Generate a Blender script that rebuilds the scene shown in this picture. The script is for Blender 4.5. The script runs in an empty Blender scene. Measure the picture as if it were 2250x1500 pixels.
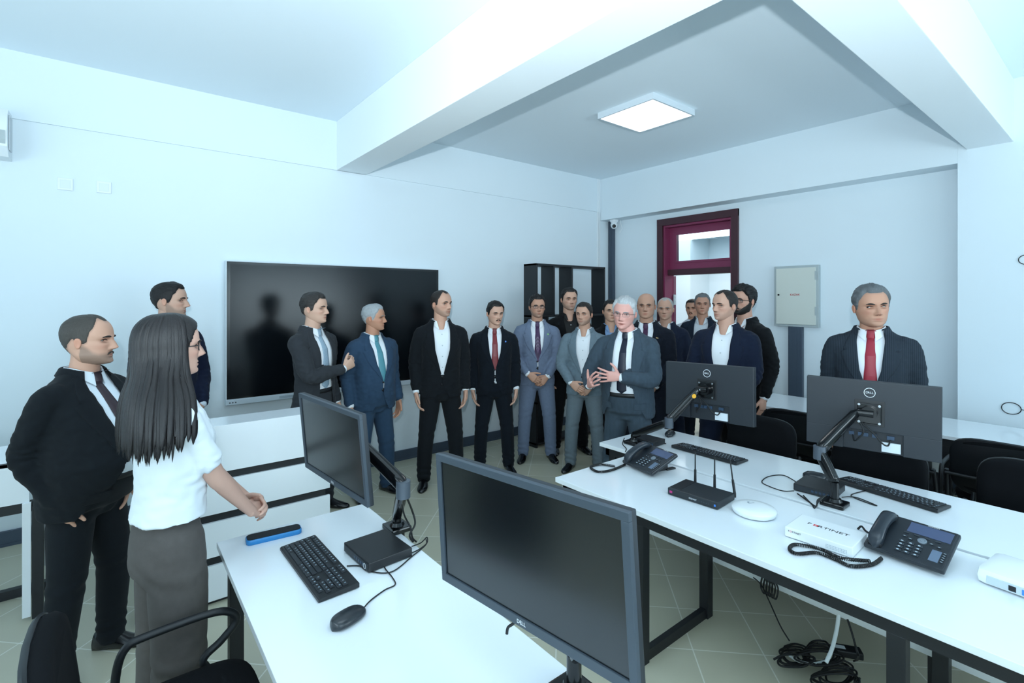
import bpy, bmesh, math, random
import numpy as np
from mathutils import Vector, Matrix, noise
from mathutils.bvhtree import BVHTree
R = math.radians
PI = math.pi
scene = bpy.context.scene
COL = scene.collection
random.seed(7); np.random.seed(7)

# ---------------------------------------------------------------- camera, world, lights, exposure
FOC, CX, CY, YAW, EYE = 1102.5, 1125.0, 656.7, 0.6724, 1.70
SY, CYW = math.sin(YAW), math.cos(YAW)
cam_data = bpy.data.cameras.new('camera')
cam = bpy.data.objects.new('camera', cam_data); COL.objects.link(cam)
cam_data.sensor_width = 36.0
cam_data.lens = FOC / 2250.0 * 36.0
cam_data.shift_y = -(750.0 - CY) / 2250.0
cam_data.clip_start = 0.02
cam.location = (0, 0, EYE)
cam.rotation_euler = (R(90), 0, -YAW)
scene.camera = cam

world = bpy.data.worlds.new('world'); scene.world = world
world.use_nodes = True
wn = world.node_tree.nodes; wl = world.node_tree.links
bg = wn['Background']; bg.inputs[0].default_value = (0.72, 0.87, 1.0, 1); bg.inputs[1].default_value = 1.2

scene.view_settings.view_transform = 'Standard'
scene.view_settings.look = 'None'
scene.view_settings.gamma = 1.0
scene.view_settings.use_curve_mapping = False
scene.view_settings.exposure = 0.0
try:
    scene.cycles.use_denoising = True
    scene.cycles.max_bounces = 8
    scene.cycles.diffuse_bounces = 5
    scene.cycles.caustics_reflective = False
    scene.cycles.caustics_refractive = False
    scene.cycles.sample_clamp_indirect = 6.0
except Exception:
    pass

def lamp(name, kind, loc, energy, color, target=None, size=(1, 1), radius=0.05):
    d = bpy.data.lights.new(name, kind); d.energy = energy; d.color = color
    o = bpy.data.objects.new(name, d); COL.objects.link(o); o.location = loc
    if kind == 'AREA':
        d.shape = 'RECTANGLE'; d.size, d.size_y = size
    else:
        d.shadow_soft_size = radius
    if target is not None:
        o.rotation_euler = (Vector(target) - Vector(loc)).to_track_quat('-Z', 'Y').to_euler()
    return o
COOL = (0.74, 0.915, 1.0)
# the photographer's flash just above the lens: it throws the beam shadows seen on the ceiling
fl = lamp('camera_flash', 'SPOT', (-0.10, -0.07, 1.95), 520, (0.84, 0.945, 1.0), target=(2.4, 2.8, 5.6), radius=0.025)
fl.data.spot_size = R(150); fl.data.spot_blend = 1.0
# daylight of the unseen side and rear windows, lamps tilted up to brighten the ceiling
lamp('daylight_side_window', 'AREA', (-3.0, 2.6, 1.75), 36, COOL, (0, 2.6, 3.9), (2.6, 1.7))
lamp('daylight_side_window', 'AREA', (-3.0, -0.6, 1.75), 100, COOL, (0, -0.6, 3.9), (2.4, 1.7))
lamp('daylight_rear_window', 'AREA', (-0.6, -2.9, 1.75), 85, COOL, (-0.6, 0, 3.9), (2.6, 1.7))
lamp('daylight_rear_window', 'AREA', (3.3, -2.9, 1.75), 100, COOL, (3.3, 0, 3.9), (2.6, 1.7))
lamp('corridor_daylight', 'AREA', (7.4, 3.8, 2.8), 75, (0.9, 0.97, 1.0), (7.4, 3.8, 0), (2.0, 4.0))

# ---------------------------------------------------------------- pixel to place helpers (frame 2250x1500)
def ray(px, py):
    u = (px - CX) / FOC
    return Vector((SY + u * CYW, CYW - u * SY, (CY - py) / FOC))
def az(px, py, Z):
    d = ray(px, py); return d * ((Z - EYE) / d.z) + Vector((0, 0, EYE))
def ax(px, py, X):
    d = ray(px, py); return d * (X / d.x) + Vector((0, 0, EYE))
def ay(px, py, Y):
    d = ray(px, py); return d * (Y / d.y) + Vector((0, 0, EYE))
def ad(px, py, D):
    return ray(px, py) * D + Vector((0, 0, EYE))

# ---------------------------------------------------------------- materials
def srgb(c):
    if isinstance(c, str):
        c = [int(c[i:i + 2], 16) / 255 for i in (0, 2, 4)]
    return tuple((x / 12.92 if x <= 0.04045 else ((x + 0.055) / 1.055) ** 2.4) for x in c)
MATS = {}
def mat(name, color, rough=0.5, metal=0.0, bump=0.0, bscale=200.0, var=0.0, vscale=6.0, coat=0.0, emit=0.0, spec=0.5, stripes=None, check=None, sheen=0.0, stretch=None, attr=None, alpha=None):
    if name in MATS: return MATS[name]
    m = bpy.data.materials.new(name); m.use_nodes = True
    N = m.node_tree.nodes; L = m.node_tree.links
    b = N['Principled BSDF']
    col = srgb(color) + (1,)
    b.inputs['Base Color'].default_value = col
    b.inputs['Roughness'].default_value = rough
    b.inputs['Metallic'].default_value = metal
    b.inputs['Specular IOR Level'].default_value = spec
    b.inputs['Coat Weight'].default_value = coat
    if sheen: b.inputs['Sheen Weight'].default_value = sheen
    if emit:
        b.inputs['Emission Color'].default_value = col
        b.inputs['Emission Strength'].default_value = emit
    tc = N.new('ShaderNodeTexCoord')
    mp = N.new('ShaderNodeMapping'); L.new(tc.outputs['Object'], mp.inputs[0])
    if stretch: mp.inputs['Scale'].default_value = stretch
    cs = None
    def mixin(fac_socket, cola, colb, strength=1.0):
        mx = N.new('ShaderNodeMix'); mx.data_type = 'RGBA'
        mr = N.new('ShaderNodeMath'); mr.operation = 'MULTIPLY'; mr.inputs[1].default_value = strength
        L.new(fac_socket, mr.inputs[0]); L.new(mr.outputs[0], mx.inputs[0])
        if hasattr(cola, 'is_output'): L.new(cola, mx.inputs[6])
        else: mx.inputs[6].default_value = cola
        mx.inputs[7].default_value = colb
        return mx.outputs[2]
    if attr:
        at = N.new('ShaderNodeAttribute'); at.attribute_name = attr
        cs = at.outputs['Color']
        L.new(cs, b.inputs['Base Color'])
    if var:
        nz = N.new('ShaderNodeTexNoise'); nz.inputs['Scale'].default_value = vscale; nz.inputs['Detail'].default_value = 4
        L.new(mp.outputs[0], nz.inputs[0])
        dark = tuple(c * (1 - var) for c in col[:3]) + (1,)
        cs = mixin(nz.outputs[0], cs if cs is not None else col, dark)
        L.new(cs, b.inputs['Base Color'])
    if stripes:      # (scale, colour, strength)
        wv = N.new('ShaderNodeTexWave'); wv.wave_type = 'BANDS'; wv.bands_direction = 'X'
        wv.inputs['Scale'].default_value = stripes[0]
        L.new(mp.outputs[0], wv.inputs[0])
        rp = N.new('ShaderNodeValToRGB'); rp.color_ramp.elements[0].position = 0.93; rp.color_ramp.elements[1].position = 0.99
        L.new(wv.outputs[1], rp.inputs[0])
        cs = mixin(rp.outputs[0], cs if cs is not None else col, srgb(stripes[1]) + (1,), stripes[2])
        L.new(cs, b.inputs['Base Color'])
    if check:        # (scale, colour, strength): fine dots or checks
        vo = N.new('ShaderNodeTexVoronoi'); vo.inputs['Scale'].default_value = check[0]; vo.inputs['Randomness'].default_value = 0.1
        L.new(mp.outputs[0], vo.inputs[0])
        rp = N.new('ShaderNodeValToRGB'); rp.color_ramp.elements[0].position = 0.22; rp.color_ramp.elements[1].position = 0.3
        rp.color_ramp.elements[0].color = (1, 1, 1, 1); rp.color_ramp.elements[1].color = (0, 0, 0, 1)
        L.new(vo.outputs['Distance'], rp.inputs[0])
        cs = mixin(rp.outputs[0], cs if cs is not None else col, srgb(check[1]) + (1,), check[2])
        L.new(cs, b.inputs['Base Color'])
    if bump:
        nb = N.new('ShaderNodeTexNoise'); nb.inputs['Scale'].default_value = bscale; nb.inputs['Detail'].default_value = 3
        L.new(mp.outputs[0], nb.inputs[0])
        bp = N.new('ShaderNodeBump'); bp.inputs['Strength'].default_value = bump; bp.inputs['Distance'].default_value = 0.002
        L.new(nb.outputs[0], bp.inputs['Height']); L.new(bp.outputs[0], b.inputs['Normal'])
    MATS[name] = m
    return m

def floor_material():
    m = bpy.data.materials.new('floor_tiles'); m.use_nodes = True
    N = m.node_tree.nodes; L = m.node_tree.links; b = N['Principled BSDF']
    b.inputs['Roughness'].default_value = 0.32
    tc = N.new('ShaderNodeTexCoord')
    def tiles(rot, off, size):
        mp = N.new('ShaderNodeMapping'); mp.inputs['Rotation'].default_value = (0, 0, rot); mp.inputs['Location'].default_value = off
        L.new(tc.outputs['Object'], mp.inputs[0])
        br = N.new('ShaderNodeTexBrick'); br.offset = 0.0; br.squash = 1.0
        br.inputs['Scale'].default_value = 1.0; br.inputs['Brick Width'].default_value = size; br.inputs['Row Height'].default_value = size
        br.inputs['Mortar Size'].default_value = 0.0035; br.inputs['Mortar Smooth'].default_value = 0.3
        br.inputs['Color1'].default_value = srgb('c6c3ae') + (1,); br.inputs['Color2'].default_value = srgb('c1bfab') + (1,)
        br.inputs['Mortar'].default_value = srgb('e4e4da') + (1,)
        L.new(mp.outputs[0], br.inputs[0])
        return br
    a = tiles(R(45), (0.062, 0.118, 0), 0.3294)
    c = tiles(0, (0.09, 0.30, 0), 0.33)
    sp = N.new('ShaderNodeSeparateXYZ'); L.new(tc.outputs['Object'], sp.inputs[0])
    gt = N.new('ShaderNodeMath'); gt.operation = 'GREATER_THAN'; gt.inputs[1].default_value = 4.33
    L.new(sp.outputs[1], gt.inputs[0])
    mx = N.new('ShaderNodeMix'); mx.data_type = 'RGBA'
    L.new(gt.outputs[0], mx.inputs[0]); L.new(a.outputs[0], mx.inputs[6]); L.new(c.outputs[0], mx.inputs[7])
    nz = N.new('ShaderNodeTexNoise'); nz.inputs['Scale'].default_value = 3.0; nz.inputs['Detail'].default_value = 5
    L.new(tc.outputs['Object'], nz.inputs[0])
    m2 = N.new('ShaderNodeMix'); m2.data_type = 'RGBA'; m2.blend_type = 'MULTIPLY'
    mr = N.new('ShaderNodeMath'); mr.operation = 'MULTIPLY'; mr.inputs[1].default_value = 0.18
    L.new(nz.outputs[0], mr.inputs[0]); L.new(mr.outputs[0], m2.inputs[0])
    L.new(mx.outputs[2], m2.inputs[6]); m2.inputs[7].default_value = srgb('a8a596') + (1,)
    L.new(m2.outputs[2], b.inputs['Base Color'])
    return m

WALL = mat('wall_paint', 'dfebf2', 0.75, var=0.03, vscale=1.5, bump=0.06, bscale=60)
CEIL = mat('ceiling_paint', 'e6f1f8', 0.85, var=0.02, vscale=1.0)
BEAM = mat('beam_paint', 'edf4f8', 0.8)
FLOOR = floor_material()
SKIRT = mat('skirting_grey', '3f4c5c', 0.5)
WHITE = mat('white_laminate', 'eaf0f5', 0.16, spec=0.5, coat=0.2)
WEDGE = mat('white_edge_band', 'dfe8ef', 0.35)
WPLASTIC = mat('white_plastic', 'e3eaee', 0.4)
BLACKM = mat('black_powder_coat', '12161b', 0.5)
BLACKP = mat('black_plastic', '16191d', 0.42, bump=0.05, bscale=500)
BLACKG = mat('black_gloss_plastic', '0a0c0f', 0.16)
GREYP = mat('dark_grey_plastic', '3a444e', 0.45)
GREYB = mat('monitor_back_grey', '20262d', 0.5)
SCREEN = mat('dark_screen_matte', '070b10', 0.22, spec=0.6, coat=0.22)
SCREEN.node_tree.nodes['Principled BSDF'].inputs['Coat Roughness'].default_value = 0.2
SCREEN.node_tree.nodes['Principled BSDF'].inputs['Coat IOR'].default_value = 1.7
SCREENG = mat('dark_screen_glass', '05070a', 0.13, spec=0.6)
TVSCR = mat('display_glass', '070c11', 0.2, spec=0.34)
CHAIRF = mat('black_chair_fabric', '0c0e12', 0.95, bump=0.3, bscale=900, spec=0.2)
RUBBER = mat('black_cable', '0d0f12', 0.55)
BURG = mat('burgundy_dark', '3d1c26', 0.45)
PLUM = mat('plum_frame', '7d2f51', 0.45)
DUCT = mat('slate_trunking', '3d4a59', 0.5)
STEEL = mat('steel', 'b7bcc0', 0.25, metal=1.0)
CREAM = mat('cream_enamel', 'cdd3cc', 0.5)
LGREY = mat('light_grey_enamel', 'a9b5b8', 0.5)
GLASS = mat('window_glass', 'dfeef5', 0.02)
g_ = GLASS.node_tree.nodes['Principled BSDF']; g_.inputs['Transmission Weight'].default_value = 1.0; g_.inputs['IOR'].default_value = 1.05
LOGOW = mat('logo_white', 'e8edf2', 0.4)

# ---------------------------------------------------------------- mesh helpers
class MB:
    def __init__(s): s.v = []; s.f = []; s.m = []
    def add(s, verts, faces, mi=0):
        o = len(s.v); s.v.extend([tuple(p) for p in verts]); s.f.extend([tuple(i + o for i in f) for f in faces]); s.m.extend([mi] * len(faces)); return s
    def box(s, a, b, mi=0, bev=0.0, M=None):
        x0, y0, z0 = a; x1, y1, z1 = b
        if x1 < x0: x0, x1 = x1, x0
        if y1 < y0: y0, y1 = y1, y0
        if z1 < z0: z0, z1 = z1, z0
        bm = bmesh.new()
        bmesh.ops.create_cube(bm, size=1)
        for v in bm.verts:
            v.co = Vector(((x0 + x1) / 2 + v.co.x * (x1 - x0), (y0 + y1) / 2 + v.co.y * (y1 - y0), (z0 + z1) / 2 + v.co.z * (z1 - z0)))
        if bev > 0:
            bev = min(bev, 0.49 * min(x1 - x0, y1 - y0, z1 - z0))
            bmesh.ops.bevel(bm, geom=bm.edges[:], offset=bev, segments=2, profile=0.6, affect='EDGES')
        s.bm(bm, mi, M); return s
    def bm(s, bm, mi=0, M=None):
        bm.verts.index_update()
        vs = [(M @ v.co if M is not None else v.co.copy()) for v in bm.verts]
        s.add(vs, [[v.index for v in f.verts] for f in bm.faces], mi); bm.free(); return s
    def obox(s, c, X, Y, Z, hx, hy, hz, mi=0, bev=0.0):
        M = Matrix((X, Y, Z)).transposed().to_4x4(); M.translation = Vector(c)
        return s.box((-hx, -hy, -hz), (hx, hy, hz), mi, bev, M)
    def cyl(s, a, b, r, mi=0, n=20, r2=None, bev=0):
        a = Vector(a); b = Vector(b); r2 = r if r2 is None else r2
        d = (b - a).normalized(); X = d.orthogonal().normalized(); Y = d.cross(X)
        vs = []
        for p, q in ((a, r), (b, r2)):
            for k in range(n):
                t = 2 * PI * k / n; vs.append(p + (X * math.cos(t) + Y * math.sin(t)) * q)
        fs = [(k, (k + 1) % n, n + (k + 1) % n, n + k) for k in range(n)] + [tuple(range(n))[::-1], tuple(range(n, 2 * n))]
        return s.add(vs, fs, mi)
    def tube(s, pts, r, mi=0, n=8, sub=6, closed=False):
        P = smooth_path(pts, sub, closed) if sub > 1 else [Vector(p) for p in pts]
        rs = r if hasattr(r, '__len__') else None
        m = len(P); vs = []; prevX = None
        for i, p in enumerate(P):
            if closed: t = (P[(i + 1) % m] - P[i - 1])
            else: t = P[min(i + 1, m - 1)] - P[max(i - 1, 0)]
            t = t.normalized() if t.length > 1e-9 else Vector((0, 0, 1))
            if prevX is None: X = t.orthogonal().normalized()
            else:
                X = prevX - t * prevX.dot(t); X = X.normalized() if X.length > 1e-6 else t.orthogonal().normalized()
            prevX = X; Y = t.cross(X)
            rr = r if rs is None else float(np.interp(i / (m - 1), np.linspace(0, 1, len(r)), r))
            for k in range(n):
                a = 2 * PI * k / n; vs.append(p + (X * math.cos(a) + Y * math.sin(a)) * rr)
        fs = []
        for i in range(m if closed else m - 1):
            j = (i + 1) % m
            for k in range(n):
                k2 = (k + 1) % n; fs.append((i * n + k, i * n + k2, j * n + k2, j * n + k))
        if not closed: fs += [tuple(range(n))[::-1], tuple(range((m - 1) * n, m * n))]
        return s.add(vs, fs, mi)
    def lathe(s, prof, c=(0, 0, 0), mi=0, n=40, M=None, sx=1.0, sy=1.0):
        vs = []; fs = []
        for (r, z) in prof:
            for k in range(n):
                a = 2 * PI * k / n; v = Vector((r * math.cos(a) * sx, r * math.sin(a) * sy, z))
                if M is not None: v = M @ v
                vs.append(v + Vector(c))
        for i in range(len(prof) - 1):
            for k in range(n):
                k2 = (k + 1) % n; fs.append((i * n + k, i * n + k2, (i + 1) * n + k2, (i + 1) * n + k))
        fs += [tuple(range(n))[::-1], tuple(range((len(prof) - 1) * n, len(prof) * n))]
        return s.add(vs, fs, mi)
    def loft(s, rings, mi=0, cap=True):
        n = len(rings[0]); vs = [p for r in rings for p in r]; fs = []
        for i in range(len(rings) - 1):
            for k in range(n):
                k2 = (k + 1) % n; fs.append((i * n + k, i * n + k2, (i + 1) * n + k2, (i + 1) * n + k))
        if cap: fs += [tuple(range(n))[::-1], tuple(range((len(rings) - 1) * n, len(rings) * n))]
        return s.add(vs, fs, mi)
    def mesh(s, name='mesh'):
        me = bpy.data.meshes.new(name); me.from_pydata([tuple(v) for v in s.v], [], s.f); me.update(); return me
    def build(s, name, mats, parent=None, smooth=None, normals=True):
        me = s.mesh(name)
        if not isinstance(mats, (list, tuple)): mats = [mats]
        for m in mats: me.materials.append(m)
        if len(mats) > 1: me.polygons.foreach_set('material_index', s.m)
        if normals:
            bm = bmesh.new(); bm.from_mesh(me); bmesh.ops.recalc_face_normals(bm, faces=bm.faces[:]); bm.to_mesh(me); bm.free()
        if smooth is not None:
            me.polygons.foreach_set('use_smooth', [True] * len(me.polygons))
            try: me.set_sharp_from_angle(angle=R(smooth))
            except Exception: pass
        me.update()
        o = bpy.data.objects.new(name, me); COL.objects.link(o)
        if parent is not None: put(o, parent)
        return o
def put(o, parent):
    o.parent = parent
    o.matrix_parent_inverse = parent_world(parent).inverted()
def parent_world(p):
    M = p.matrix_basis.copy()
    q = p
    while q.parent is not None:
        M = q.parent.matrix_basis @ q.matrix_parent_inverse @ M if False else (q.parent.matrix_basis @ q.matrix_parent_inverse) @ M
        q = q.parent
    return M
def smooth_path(pts, sub=6, closed=False):
    P = [Vector(p) for p in pts]; n = len(P); out = []
    if n < 3: return [P[0].lerp(P[-1], i / sub) for i in range(sub + 1)]
    rng = range(n if closed else n - 1)
    for i in rng:
        p0 = P[(i - 1) % n] if (closed or i > 0) else P[0]; p1 = P[i]; p2 = P[(i + 1) % n]
        p3 = P[(i + 2) % n] if (closed or i + 2 < n) else P[-1]
        for k in range(sub):
            t = k / sub
            out.append(0.5 * ((2 * p1) + (-p0 + p2) * t + (2 * p0 - 5 * p1 + 4 * p2 - p3) * t * t + (-p0 + 3 * p1 - 3 * p2 + p3) * t ** 3))
    if not closed: out.append(P[-1])
    return out
def tag(o, label=None, cat=None, group=None, kind=None):
    if label: o['label'] = label
    if cat: o['category'] = cat
    if group: o['group'] = group
    if kind: o['kind'] = kind
    return o
def struct(o): o['kind'] = 'structure'; return o
def empty(name, loc, rz=0.0):
    o = bpy.data.objects.new(name, None); COL.objects.link(o); o.location = loc; o.rotation_euler = (0, 0, rz); o.empty_display_size = 0.1
    return o
def copy_tree(o, parent=None):
    c = o.copy(); COL.objects.link(c)
    if parent is not None: c.parent = parent
    for ch in [x for x in bpy.data.objects if x.parent == o]: copy_tree(ch, c)
    return c
def text(name, s, size, M, material, parent=None, depth=0.0006, align='CENTER', sx=1.0):
    cu = bpy.data.curves.new(name, 'FONT'); cu.body = s; cu.size = size; cu.extrude = depth; cu.align_x = align; cu.align_y = 'CENTER'
    cu.materials.append(material)
    o = bpy.data.objects.new(name, cu); COL.objects.link(o); o.matrix_world = M @ Matrix.Diagonal((sx, 1, 1, 1))
    dg = bpy.context.evaluated_depsgraph_get()
    me = bpy.data.meshes.new_from_object(o.evaluated_get(dg)); mw = o.matrix_basis.copy()
    bpy.data.objects.remove(o); me.transform(mw)
    if not me.materials: me.materials.append(material)
    o = bpy.data.objects.new(name, me); COL.objects.link(o)
    if parent is not None: put(o, parent)
    return o
def frame(c, X, Z):
    X = Vector(X).normalized(); Z = Vector(Z).normalized(); Y = Z.cross(X).normalized(); Z = X.cross(Y)
    M = Matrix((X, Y, Z)).transposed().to_4x4(); M.translation = Vector(c); return M

# ---------------------------------------------------------------- the room
XB, XR, YA, ZC = 5.507, 5.74, 4.88, 3.42
XL, YF = -3.2, -3.1
struct(MB().box((XL - .2, YF - .2, -.1), (XR + .3, YA + .2, 0)).build('floor', FLOOR))
struct(MB().box((XL - .2, YF - .2, ZC), (XR + .3, YA + .2, ZC + .15)).build('ceiling', CEIL))
w = MB(); w.box((XL - .2, YA, 0), (XR + .2, YA + .2, ZC)); w.box((XL, YA - .014, 2.95), (XB, YA, ZC))
struct(w.build('wall_back', WALL))
w = MB()
D0, D1, DZ = 2.94, 4.055, 2.76
w.box((XR, D1, 0), (XR + .2, YA, ZC)); w.box((XR, D0, DZ), (XR + .2, D1, ZC)); w.box((XR, .958, 0), (XR + .2, D0, ZC))
struct(w.build('wall_right', WALL))
struct(MB().box((XB, .9585, 2.83), (XR, YA, ZC)).build('trim_3', WALL))
struct(MB().box((XB, YF, 0), (XR + .2, .958, ZC)).build('wall_pillar', WALL))
def windowed(name, horizontal, c, t, spans, z0, z1, ends):
    w = MB(); cur = ends[0]
    def bx(a, b, za, zb):
        if horizontal: w.box((a, c, za), (b, c + t, zb))
        else: w.box((c, a, za), (c + t, b, zb))
    for (a, b) in spans:
        bx(cur, a, 0, ZC); bx(a, b, 0, z0); bx(a, b, z1, ZC); cur = b
    bx(cur, ends[1], 0, ZC)
    return struct(w.build(name, WALL))
windowed('wall_left', False, XL - .2, .2, [(-1.8, .6), (1.3, 3.9)], .9, 2.6, (YF, YA))
windowed('wall_front', True, YF - .2, .2, [(-1.9, .7), (2.0, 4.6)], .9, 2.6, (XL, XB))
nwin = 0
for horizontal, c, spans in ((False, XL - .12, [(-1.8, .6), (1.3, 3.9)]), (True, YF - .12, [(-1.9, .7), (2.0, 4.6)])):
    for (a, b) in spans:
        nwin += 1; fr = MB(); gl = MB()
        def bx(mb, p, q, za, zb, t=.06):
            if horizontal: mb.box((p, c, za), (q, c + t, zb))
            else: mb.box((c, p, za), (c + t, q, zb))
        bx(fr, a, b, .9, .97); bx(fr, a, b, 2.53, 2.6); m_ = (a + b) / 2
        for p in (a, m_ - .035, b - .07): bx(fr, p, p + .07, .97, 2.53)
        bx(gl, a + .07, b - .07, .97, 2.53, .008)
        f_ = struct(fr.build('window_%d' % nwin, WPLASTIC)); gl.build('pane', GLASS, f_)
# concrete beams under the ceiling
struct(MB().box((1.70, YF, 2.95), (2.00, YA, ZC), bev=.004).build('trim_1', BEAM))
struct(MB().box((XL, .625, 2.93), (XB, .90, ZC), bev=.004).build('trim_2', BEAM))
# baseboards
b_ = MB(); b_.box((XL, YA - .018, 0), (XR, YA, .105), bev=.004); b_.box((XL, YA - .024, 0), (XR, YA, .02)); struct(b_.build('baseboard_back', SKIRT))
b_ = MB(); b_.box((XR - .018, .958, 0), (XR, D0 - .1, .105), bev=.004); b_.box((XR - .018, D1 + .1, 0), (XR, YA, .105), bev=.004); b_.box((XB - .018, YF, 0), (XB, .958, .105), bev=.004)
struct(b_.build('baseboard_right', SKIRT))

# door: burgundy casing, plum lining, transom window
dr = empty('door_1', (XR, (D0 + D1) / 2, 0)); struct(dr)
cz = MB()
cw = .085
cz.box((XR - .03, D1 - cw, 0), (XR + .01, D1, DZ), bev=.003); cz.box((XR - .03, D0, 0), (XR + .01, D0 + cw, DZ), bev=.003); cz.box((XR - .031, D0, DZ - cw * 1.05), (XR + .01, D1, DZ), bev=.003)
put_ = cz.build('casing', BURG, dr)
ln = MB()
ln.box((XR - .0, D1 - cw - .022, 0), (XR + .2, D1 - cw + .01, DZ - cw), bev=.002); ln.box((XR, D0 + cw - .01, 0), (XR + .2, D0 + cw + .02, DZ - cw), bev=.002); ln.box((XR + .001, D0 + cw + .021, DZ - cw - .03), (XR + .199, D1 - cw - .023, DZ - cw * .9), bev=.002)
# transom sash
tz0, tz1 = 2.09, DZ - cw - .03
ln.box((XR + .11, D0 + cw + .09, tz0), (XR + .168, D1 - cw - .12, tz0 + .10)); ln.box((XR + .11, D0 + cw + .09, tz1 - .08), (XR + .168, D1 - cw - .12, tz1))
ln.box((XR + .11, D0 + cw, tz0), (XR + .17, D0 + cw + .09, tz1)); ln.box((XR + .11, D1 - cw - .12, tz0), (XR + .17, D1 - cw, tz1))
ln.box((XR + .10, D0 + cw + .075, tz0 + .085), (XR + .115, D1 - cw - .105, tz0 + .11)); ln.box((XR + .10, D0 + cw + .075, tz1 - .1), (XR + .115, D1 - cw - .105, tz1 - .08))
ln.build('lining', PLUM, dr)
MB().box((XR + .13, D0 + cw + .08, tz0 + .09), (XR + .138, D1 - cw - .11, tz1 - .07)).build('transom_pane', GLASS, dr)
MB().box((XR + .06, D0 + cw + .01, 2.015), (XR + .19, D1 - cw - .01, 2.09), bev=.004).build('transom_bar', BURG, dr)
# the opened leaf folds back into the corridor
Ml = Matrix.Translation((XR + .205, D1 - cw - .03, 0)) @ Matrix.Rotation(R(34), 4, 'Z'); lf = MB(); lf.box((0, -.02, .01), (.88, .02, 2.01), bev=.003, M=Ml); lfo = lf.build('leaf', PLUM, dr)
h_ = MB(); h_.box((XR + .165, D1 - cw - .03, 1.62), (XR + .205, D1 - cw - .045, 1.76), bev=.002); h_.cyl((XR + .2, D1 - cw - .045, 1.62), (XR + .2, D1 - cw - .045, 1.76), .008, n=10)
h_.build('hinge', STEEL, lfo)
# corridor beyond the door
c0, c1 = -0.5, 7.5
w = MB(); w.box((9.0, c0, 0), (9.15, c1, 3.2)); w.box((XR + .2, c0 - .15, 0), (9.15, c0, 3.2)); w.box((8.35, 5.2, 0), (9.0, 5.6, 3.2)); w.box((XR + .2, 6.75, 0), (7.0, 6.9, 3.2)); w.box((XR + .2, 6.75, 2.9), (9, 6.9, 3.2))
struct(w.build('wall_corridor', WALL))
struct(MB().box((XR + .3, c0, -.1), (9.2, 9, 0)).build('floor_corridor', FLOOR))
w = MB(); w.box((XR + .2, c0, 3.2), (9.2, 7.0, 3.3)); w.box((XR + .2, 3.2, 2.95), (9, 3.55, 3.2)); w.box((XR+.2, 5.0, 2.85), (9, 6.8, 3.2)); struct(w.build('ceiling_corridor', CEIL))
wf = MB()
for x in (7.0, 7.55, 8.3, 8.94): wf.box((x, 6.78, 0), (x + .06, 6.86, 2.9))
for z in (0.0, 1.0, 1.9, 2.84): wf.box((7.0, 6.78, z), (9.0, 6.86, z + .06))
wfo = struct(wf.build('window_5', mat('aluminium_frame', 'aab8c2', .4)))
MB().box((7.0, 6.81, 0), (9, 6.818, 2.9)).build('pane', GLASS, wfo)
# ---------------------------------------------------------------- fittings on the walls and ceiling
# ceiling light panel
t = empty('ceiling_light', (3.82, 2.83, 3.37)); tag(t, 'square white LED panel light mounted on the ceiling between the beams', 'ceiling light')
fr = MB(); a0, a1, b0, b1 = 3.515, 4.135, 2.53, 3.14
zt, zb = ZC, 3.365
for p, q in (((a0, b0, zb), (a0 + .018, b1, zt)), ((a1 - .018, b0, zb), (a1, b1, zt)), ((a0 + .018, b0, zb), (a1 - .018, b0 + .018, zt)), ((a0 + .018, b1 - .018, zb), (a1 - .018, b1, zt))): fr.box(p, q)
fr.build('frame', mat('panel_frame', 'dbe5ec', .5), t)
MB().box((a0 + .016, b0 + .016, zb + .004), (a1 - .016, b1 - .016, zb + .02)).build('diffuser', mat('led_diffuser', 'ffffff', .5, emit=5.0), t)
# interactive display
X0, X1, Z0, Z1 = .745, 2.80, .80, 2.026
t = empty('wall_display', ((X0 + X1) / 2, YA - .03, Z0)); tag(t, 'large black interactive display with silver rim mounted on the long wall', 'display')
m = MB(); m.box((X0, YA - .075, Z0 + .005), (X1, YA - .012, Z1), bev=.006); m.build('housing', mat('display_rim', 'cdd8df', .35), t)
m = MB(); m.box((X0 + .008, YA - .079, Z0 + .052), (X1 - .008, YA - .06, Z1 - .008), bev=.001); m.build('bezel', BLACKG, t)
m = MB(); m.box((X0 + .032, YA - .081, Z0 + .068), (X1 - .032, YA - .078, Z1 - .028)); m.build('screen', TVSCR, t)
m = MB(); m.box((X0, YA - .082, Z0), (X1, YA - .06, Z0 + .048), bev=.006); bo = m.build('bottom_bar', mat('display_bar', 'c4d2dc', .4), t)
m = MB()
for k in range(2): m.box((X0 + .42 + k * .9, YA - .0832, Z0 + .012), (X0 + .66 + k * .9, YA - .081, Z0 + .034))
m.build('speaker_grille', mat('grille_grey', '9fb0bb', .7), bo)
m = MB()
for k in range(3): m.cyl((X0 + .03 + k * .022, YA - .0835, Z0 + .022), (X0 + .03 + k * .022, YA - .081, Z0 + .022), .006, n=12)
m.build('button', GREYP, bo)

# air conditioner (its end shows)
t = empty('air_conditioner', (-1.0, YA - .1, 2.65)); tag(t, 'white split air conditioner high on the long wall', 'air conditioner')
prof = [(0, 0), (.15, 0), (.205, .06), (.215, .16), (.20, .26), (.16, .315), (0, .315)]
m = MB(); ra = [[Vector((x, YA - .001 - p[0], 2.65 + p[1])) for p in prof] for x in (-1.42, -.545)]; m.loft(ra); m.build('casing', WPLASTIC, t, 35)
m = MB(); ra = [[Vector((x, YA - .001 - p[0] * 1.0, 2.65 + p[1])) for p in [(.14, .0), (.2, .055), (.215, .10), (.22, .16), (.214, .10), (.19, .05)]] for x in (-1.40, -.553)]; m.loft(ra); m.build('flap', LGREY, t)
m = MB(); m.box((-.546, YA - .16, 2.70), (-.538, YA - .06, 2.93), bev=.003); m.build('end_cap', STEEL, t)

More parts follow.
